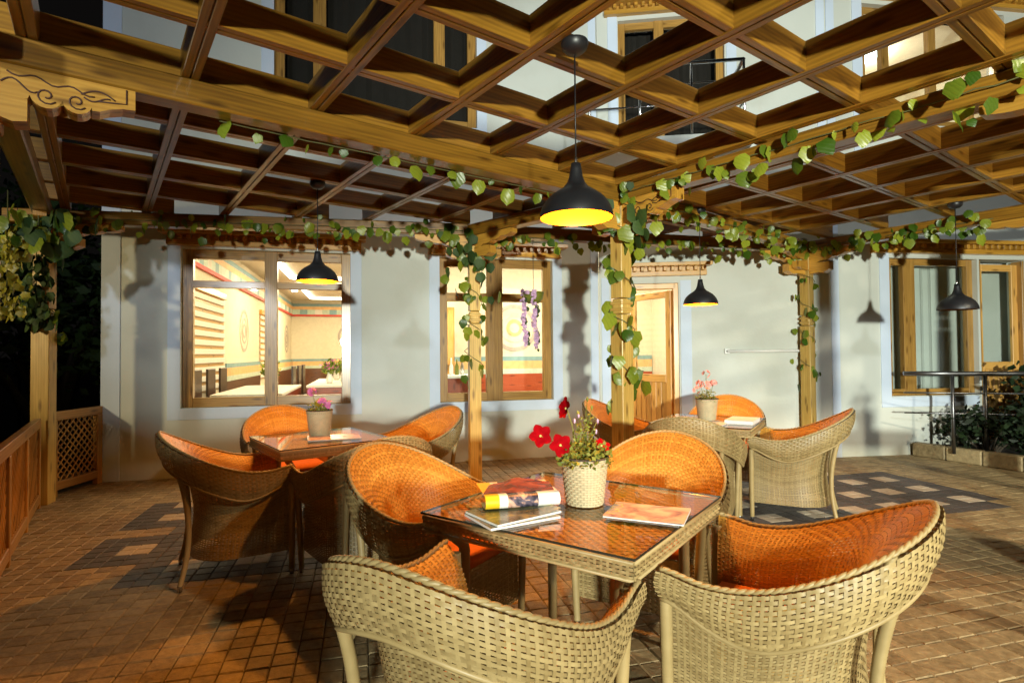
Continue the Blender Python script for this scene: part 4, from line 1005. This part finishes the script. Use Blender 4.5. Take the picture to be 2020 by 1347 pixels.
# ------------------------------------------------------------------ lattice fences on the left
def fence(label, p, q, h0, h1, sections, gap=.05, name='lattice_fence'):
    p = Vector((*p, 0)); q = Vector((*q, 0)); d = q-p; L_ = d.length; d.normalize(); n_ = d.cross(Z)
    t = thing(name, label, 'fence', p, 0); f = lambda x, z, o=0: d*x+Z*z+n_*o
    MB().beam(f(0, h1-.04), f(L_, h1-.04), .05, .08).obj('top_rail', M['fence'], t); MB().beam(f(0, h0+.04), f(L_, h0+.04), .05, .08).obj('bottom_rail', M['fence'], t)
    w_ = L_/sections
    for k in range(sections+1):
        x = min(max(k*w_, .035), L_-.035); MB().beam(f(x, 0.0), f(x, h1-.081), .052, .07, d).obj('stile', M['fence'], t)
    z0, z1 = h0+.08, h1-.08; me = {}
    for sg in (1, -1):
        st = .052; x = -(z1-z0)
        while x < L_:
            a, b = max(0, x), min(L_, x+(z1-z0))
            if b-a > .03:
                za, zb = z0+(a-x), z0+(b-x)
                if sg < 0: za, zb = z1-(a-x), z1-(b-x)
                MB().beam(f(a, za, sg*.005), f(b, zb, sg*.005), .012, .008, n_, ch=0).obj('slat', M['fence'], t)
            x += st*1.414
    return t
fence('wooden lattice fence running along the left edge towards the left post', (-4.02, 4.78), (-2.15, 2.10), .04, .75, 4)
fence('short wooden lattice panel between the left post and the wall corner', (-4.15, 5.06), (-4.16, 5.70), .06, .77, 1)

# ------------------------------------------------------------------ right side: handrail, railing, planter
t = thing('garden_lamp', 'small bluish lamp glimpsed through the foliage at the left edge', 'lamp', (-6.9, 7.9, 0))
MB().tube([(0, 0, 0), (0, 0, 3.1)], .02, 8).obj('pole', M['black'], t); MB().lathe([(0, 0), (.05, .02), (.06, .10), (.05, .16), (0, .18)], (0, 0, 3.08), 14).obj('globe', emis('lamp_globe', (.55, .7, 1), 9), t)
t = thing('wall_handrail', 'white horizontal bar on the bright wall right of the door', 'handrail', W2(1.5, 0, 1.27))
o0 = W2(1.5, 0, 1.27)
MB().tube([W2(1.53, -.04, 1.27)-o0, W2(2.55, -.04, 1.27)-o0], .017, 10).obj('bar', M['white'], t)
for s_ in (1.53, 2.5): MB().box(W2(s_, -.02, 1.27)-o0, W2.u*.03, W2.n*.02, Z*.03).obj('wall_plate', M['white'], t)
MB().box(W2(1.53, -.041, 1.27)-o0, W2.u*.010, W2.n*.003, Z*.010).obj('bolt', M['black'], t)
t = thing('metal_railing', 'chrome railing before the dark window at the right edge', 'railing', (4.35, 6.45, 0))
rl = [(4.50, 6.49), (4.95, 6.35), (5.5, 6.2), (6.4, 6.0)]
MB().tube([Vector((x-4.35, y-6.45, 1.0)) for x, y in rl], .024, 10).obj('top_rail', M['rail'], t)
for dz in (.55, .78): MB().tube([Vector((x-4.35, y-6.45, dz)) for x, y in rl], .009, 8).obj('cross_rail', M['rail'], t)
for x, y in ((4.95, 6.35), (5.25, 6.27), (5.9, 6.1)): MB().tube([(x-4.35, y-6.45, .1), (x-4.35, y-6.45, 1.0)], .019, 10).obj('post', M['rail'], t)
pl = thing('planter_bed', 'low stone kerbed planting bed at the right edge below the dark window', 'planter', (4.9, 6.85, 0))
kp = [Vector((-.05, -.02, 0)), Vector((.40, -1.0, 0)), Vector((.95, -2.0, 0))]
for a, b in zip(kp, kp[1:]):
    n = 3
    for k in range(n): MB().beam(a.lerp(b, k/n+.004)+Z*.08, a.lerp(b, (k+1)/n-.004)+Z*.08, .12, .16, ch=.012).obj('kerb_stone', M['paver'], pl)
MB().prism([(0, 0), (.40, -1.0), (.95, -2.0), (3, -2), (3, .1), (0, .1)], (0, 0, .06), X, Vector((0, 1, 0)), Z*.1).obj('soil', M['soil'], pl)
def shrub(name, label, x, y, n, rx, ry, h, lm, sz, z0=.1, cat='shrub', trunk=.02):
    t = thing(name, label, cat, (x, y, 0)); rnd = random.Random(int(x*100+y*37)); mb = MB(); st = MB(); cl = []
    for k in range(14):
        e = Vector((rnd.gauss(0, rx*.55), rnd.gauss(0, ry*.55), z0+h*rnd.uniform(.35, 1))); cl.append(e); st.tube([(0, 0, 0), Vector((e.x*.4, e.y*.4, e.z*.55)), e], [trunk, trunk*.6, trunk*.25], 5)
    st.obj('trunk', M['bark'], t)
    for k in range(n):
        c_ = rnd.choice(cl); p = c_+Vector((rnd.gauss(0, rx*.28), rnd.gauss(0, ry*.28), rnd.gauss(0, h*.14)))
        if p.z < z0: continue
        d = Vector((rnd.gauss(0, 1), rnd.gauss(0, 1), rnd.gauss(-.1, .6))).normalized(); e = d.cross(Vector((rnd.gauss(0, 1), rnd.gauss(0, 1), rnd.gauss(0, 1)))).normalized(); s_ = sz*rnd.uniform(.6, 1.4); n_ = d.cross(e)
        i = len(mb.v); mb.v += [p, p+d*s_*.5+e*s_*.32+n_*s_*.08, p+d*s_, p+d*s_*.5-e*s_*.32+n_*s_*.08]; mb.face((i, i+1, i+2, i+3), [(0, 0), (1, 0), (1, 1), (0, 1)], True)
    o = mb.obj('crown', lm, t); o['kind'] = 'stuff'; return t
shrub('shrub', 'low dark rounded shrub at the left end of the planting bed', 5.35, 6.35, 900, .34, .3, .42, M['shrubleaf'], .07)
shrub('shrub', 'spreading dark shrub in the middle of the planting bed', 5.75, 5.9, 1000, .36, .35, .5, M['shrubleaf'], .08)
shrub('shrub', 'taller leafy shrub at the right edge before the wooden door', 5.95, 6.3, 500, .3, .3, .85, M['shrubleaf'], .09)
shrub('shrub', 'dark shrub at the right edge of the planting bed nearest the paving', 6.1, 5.35, 900, .4, .4, .45, M['shrubleaf'], .08)
# hanging flower pot before the small window
t = thing('hanging_flower_pot', 'olive hanging pot trailing lilac blossom before the small window', 'hanging pot', (.23, 5.95, 1.79), 0, 'hanging pots of lilac blossom')
MB().lathe([(0, 0), (.06, .003), (.10, .05), (.112, .12), (.105, .122), (.085, .05), (0, .03)], (0, 0, 0), 24).obj('pot', M['olive'], t)
MB().tube([(0, 0, .11), (0, 0, .70)], .003, 5).obj('cord', M['black'], t)
lf = flower_mesh(M['petlil'], .026, 4, .3)
for (x0, dx, ln, n) in ((-.11, .02, .46, 66), (.0, .02, .50, 72)):
    pts = [Vector((x0*.4, -.07, .10)), Vector((x0, -.11, .12)), Vector((x0-.01, -.13, .02))]+[Vector((x0+dx*k/8+.012*math.sin(k*1.3), -.12, .02-ln*k/8)) for k in range(1, 9)]
    MB().tube(pts, .0045, 5).obj('trailing_stem', M['leafd'], t)
    for k in range(n):
        i = random.uniform(0, len(pts)-1.01); p = pts[int(i)].lerp(pts[int(i)+1], i-int(i)); d = Vector((random.gauss(0, 1), random.gauss(-.8, .7), random.gauss(0, .8))).normalized(); o = link('blossom', lf, t); orient(o, p+d*.022, d, random.uniform(.7, 1.15))
    for k in range(14):
        i = random.uniform(1, len(pts)-1.01); p = pts[int(i)].lerp(pts[int(i)+1], i-int(i)); put_leaf(t, p+Vector((.025, 0, 0)), .05, 1, LD, 0, 1)
# night garden on the left
for i, (x, y, h) in enumerate(((-7.6, 9.5, 3.2), (-9.5, 8.2, 4.0), (-6.2, 7.6, 2.2))):
    shrub('garden_tree', ('slim dark tree in the night garden, nearest the building', 'tall dark tree at the far left of the night garden', 'low bushy tree in the night garden behind the lattice fence')[i], x, y, 1500, 1.0, 1.0, h, M['leafd'], .16, .5, 'tree', .09)

# ------------------------------------------------------------------ dining room furniture
def dchair(me=[]):
    if not me:
        for nm, m in (('seat', MB().box((0, 0, .45), X*.21, Vector((0, .21, 0)), Z*.025)), ('backrest', MB().box((0, -.20, .78), X*.20, Vector((0, .015, 0)), Z*.27)), ('leg', MB().box((0, 0, .21), X*.02, Vector((0, .02, 0)), Z*.21))): me.append((nm, m.mesh(nm, M['dkwood'])))
    return me
def dining_chair(label, p, ang):
    t = thing('dining_chair', label, 'chair', p, ang, 'dark chairs in the dining room')
    for nm, me in dchair()[:2]: link(nm, me, t)
    for sx in (-.18, .18):
        for sy in (-.18, .18): link('leg', dchair()[2][1], t, (sx, sy, 0))
def dining_table(label, p, ang, L_):
    t = thing('dining_table', label, 'table', p, ang, 'dining room tables')
    MB().box((0, 0, .73), X*(L_/2), Vector((0, .42, 0)), Z*.02).obj('tabletop', M['cloth'], t); 
    MB().box((0, 0, .60), X*(L_/2-.005), Vector((0, .415, 0)), Z*.11).obj('table_skirt', M['maroon'], t)
    for sx in (-1, 1):
        for sy in (-1, 1): MB().box((sx*(L_/2-.08), sy*.34, .25), X*.025, Vector((0, .025, 0)), Z*.25).obj('leg', M['dkwood'], t)
wa = math.atan2(W1.u.y, W1.u.x)
dining_table('white clothed table just inside the left half of the large window', W1(-3.15, 2.2, .03), wa+math.pi/2, 2.2); dining_table('white clothed table inside the right half of the large window', W1(-2.2, 4.2, .03), wa+math.pi/2, 2.6)
DCL = ['dark dining chair farthest inside in the row under the striped blinds', 'dark dining chair in the middle of the row under the striped blinds', 'dark dining chair nearest the glass in the row under the striped blinds', 'dark dining chair farthest inside left of the flower vases', 'dark dining chair in the middle of the row left of the flower vases', 'dark dining chair nearest the glass at the right end of the large window', 'dark dining chair farther inside at the right end of the large window', 'dark dining chair nearest the glass left of the flower vases']
for k, (s_, v, a) in enumerate(((-3.62, 2.9, -1.57), (-3.62, 2.2, -1.57), (-3.62, 1.5, -1.57), (-2.66, 4.9, -1.57), (-2.66, 4.2, -1.57), (-1.7, 3.4, 1.57), (-1.7, 4.2, 1.57), (-2.66, 3.4, -1.57))):
    dining_chair(DCL[k], W1(s_, v, .03), wa+a)
for k, (s_, v) in enumerate(((-2.3, 3.5), (-2.1, 4.1), (-2.25, 4.8), (-3.1, 2.6))):
    t = thing('flower_vase', ('glass vase of mixed flowers nearest the window bar', 'glass vase of mixed flowers in the middle of the dining table', 'glass vase of mixed flowers at the far end of the dining table', 'glass vase of mixed flowers on the left dining table')[k], 'vase', W1(s_, v, .78))
    MB().lathe([(0, 0), (.05, 0), (.06, .08), (.035, .16), (.05, .20)], (0, 0, 0), 16).obj('vase', M['white'], t); herb(t, 120, .13, .18, .42, 30+k, 'leaf', .07); herb(t, 50, .13, .25, .45, 40+k, ('petpink', 'yellow', 'petsal', 'yellow')[k], .05)
t = thing('sideboard', 'pale wooden cabinet against the wall inside the small window', 'cabinet', W1(-.62, 2.85, .03), wa)
MB().box((0, 0, 1.0), X*.33, Vector((0, .22, 0)), Z*1.0).obj('carcass', M['door'], t)
for sx in (-1, 1):
    for z in (.5, 1.5): MB().box((sx*.16, -.23, z), X*.15, Vector((0, .01, 0)), Z*.45).obj('cabinet_door', M['door'], t)
t = thing('counter', 'counter with bottles and glasses inside the small window', 'counter', W1(-.55, 1.3, .03), wa)
MB().box((0, 0, .45), X*.34, Vector((0, .25, 0)), Z*.45).obj('base', M['maroon'], t); MB().box((0, 0, .92), X*.36, Vector((0, .27, 0)), Z*.02).obj('worktop', M['white'], t)
for k in range(7):
    s_ = thing('bottle', ('white', 'olive green', 'steel')[k % 3]+(' bottle at the left end of the counter', ' bottle second from the left on the counter', ' bottle third from the left on the counter', ' bottle in the middle of the counter', ' bottle third from the right on the counter', ' bottle second from the right on the counter', ' bottle at the right end of the counter')[k]+' inside the small window', 'bottle', W1(-.83+.09*k, 1.2+.08*(k % 3), .97), 0, 'bottles on the counter')
    MB().lathe([(0, 0), (.028, 0), (.028, .12), (.010, .17), (.010, .22+.02*(k % 2)), (0, .22+.02*(k % 2))], (0, 0, 0), 10).obj('glass', M[('white', 'olive', 'steel')[k % 3]], s_)

# ------------------------------------------------------------------ low wall added out of view behind the camera to block the flood light
t = thing('flood_blocker', 'unseen low wall added behind the viewer to block the flood light', 'wall', (-2.93, -1.5, 0))
MB().box((0, 0, .57), X*2.95, Vector((0, .1, 0)), Z*.57, .01).obj('wall', M['wall'], t)
MB().box((0, 0, 1.17), X*2.98, Vector((0, .14, 0)), Z*.03, .01).obj('coping', M['plight'], t)

# things just outside the frame whose shadows fall on the walls
src = bpy.data.objects['hanging_flower_pot']; c = clone(src); c.location = (-2.12, 1.62, 1.80); c.scale = (.75, .75, .9)
c['label'] = 'olive hanging pot trailing lilac blossom by the left corner post of the pergola'
make_table('square wicker table with glass top at the right, before the planting bed', (3.27, 2.6), R(-20), GT)
c = clone(next(o for o in bpy.data.objects if o.get('label', '').startswith('straw basket pot of salmon'))); c.location = (3.27, 2.6, TOP); c['label'] = 'straw basket pot of salmon flowers on the table before the planting bed'
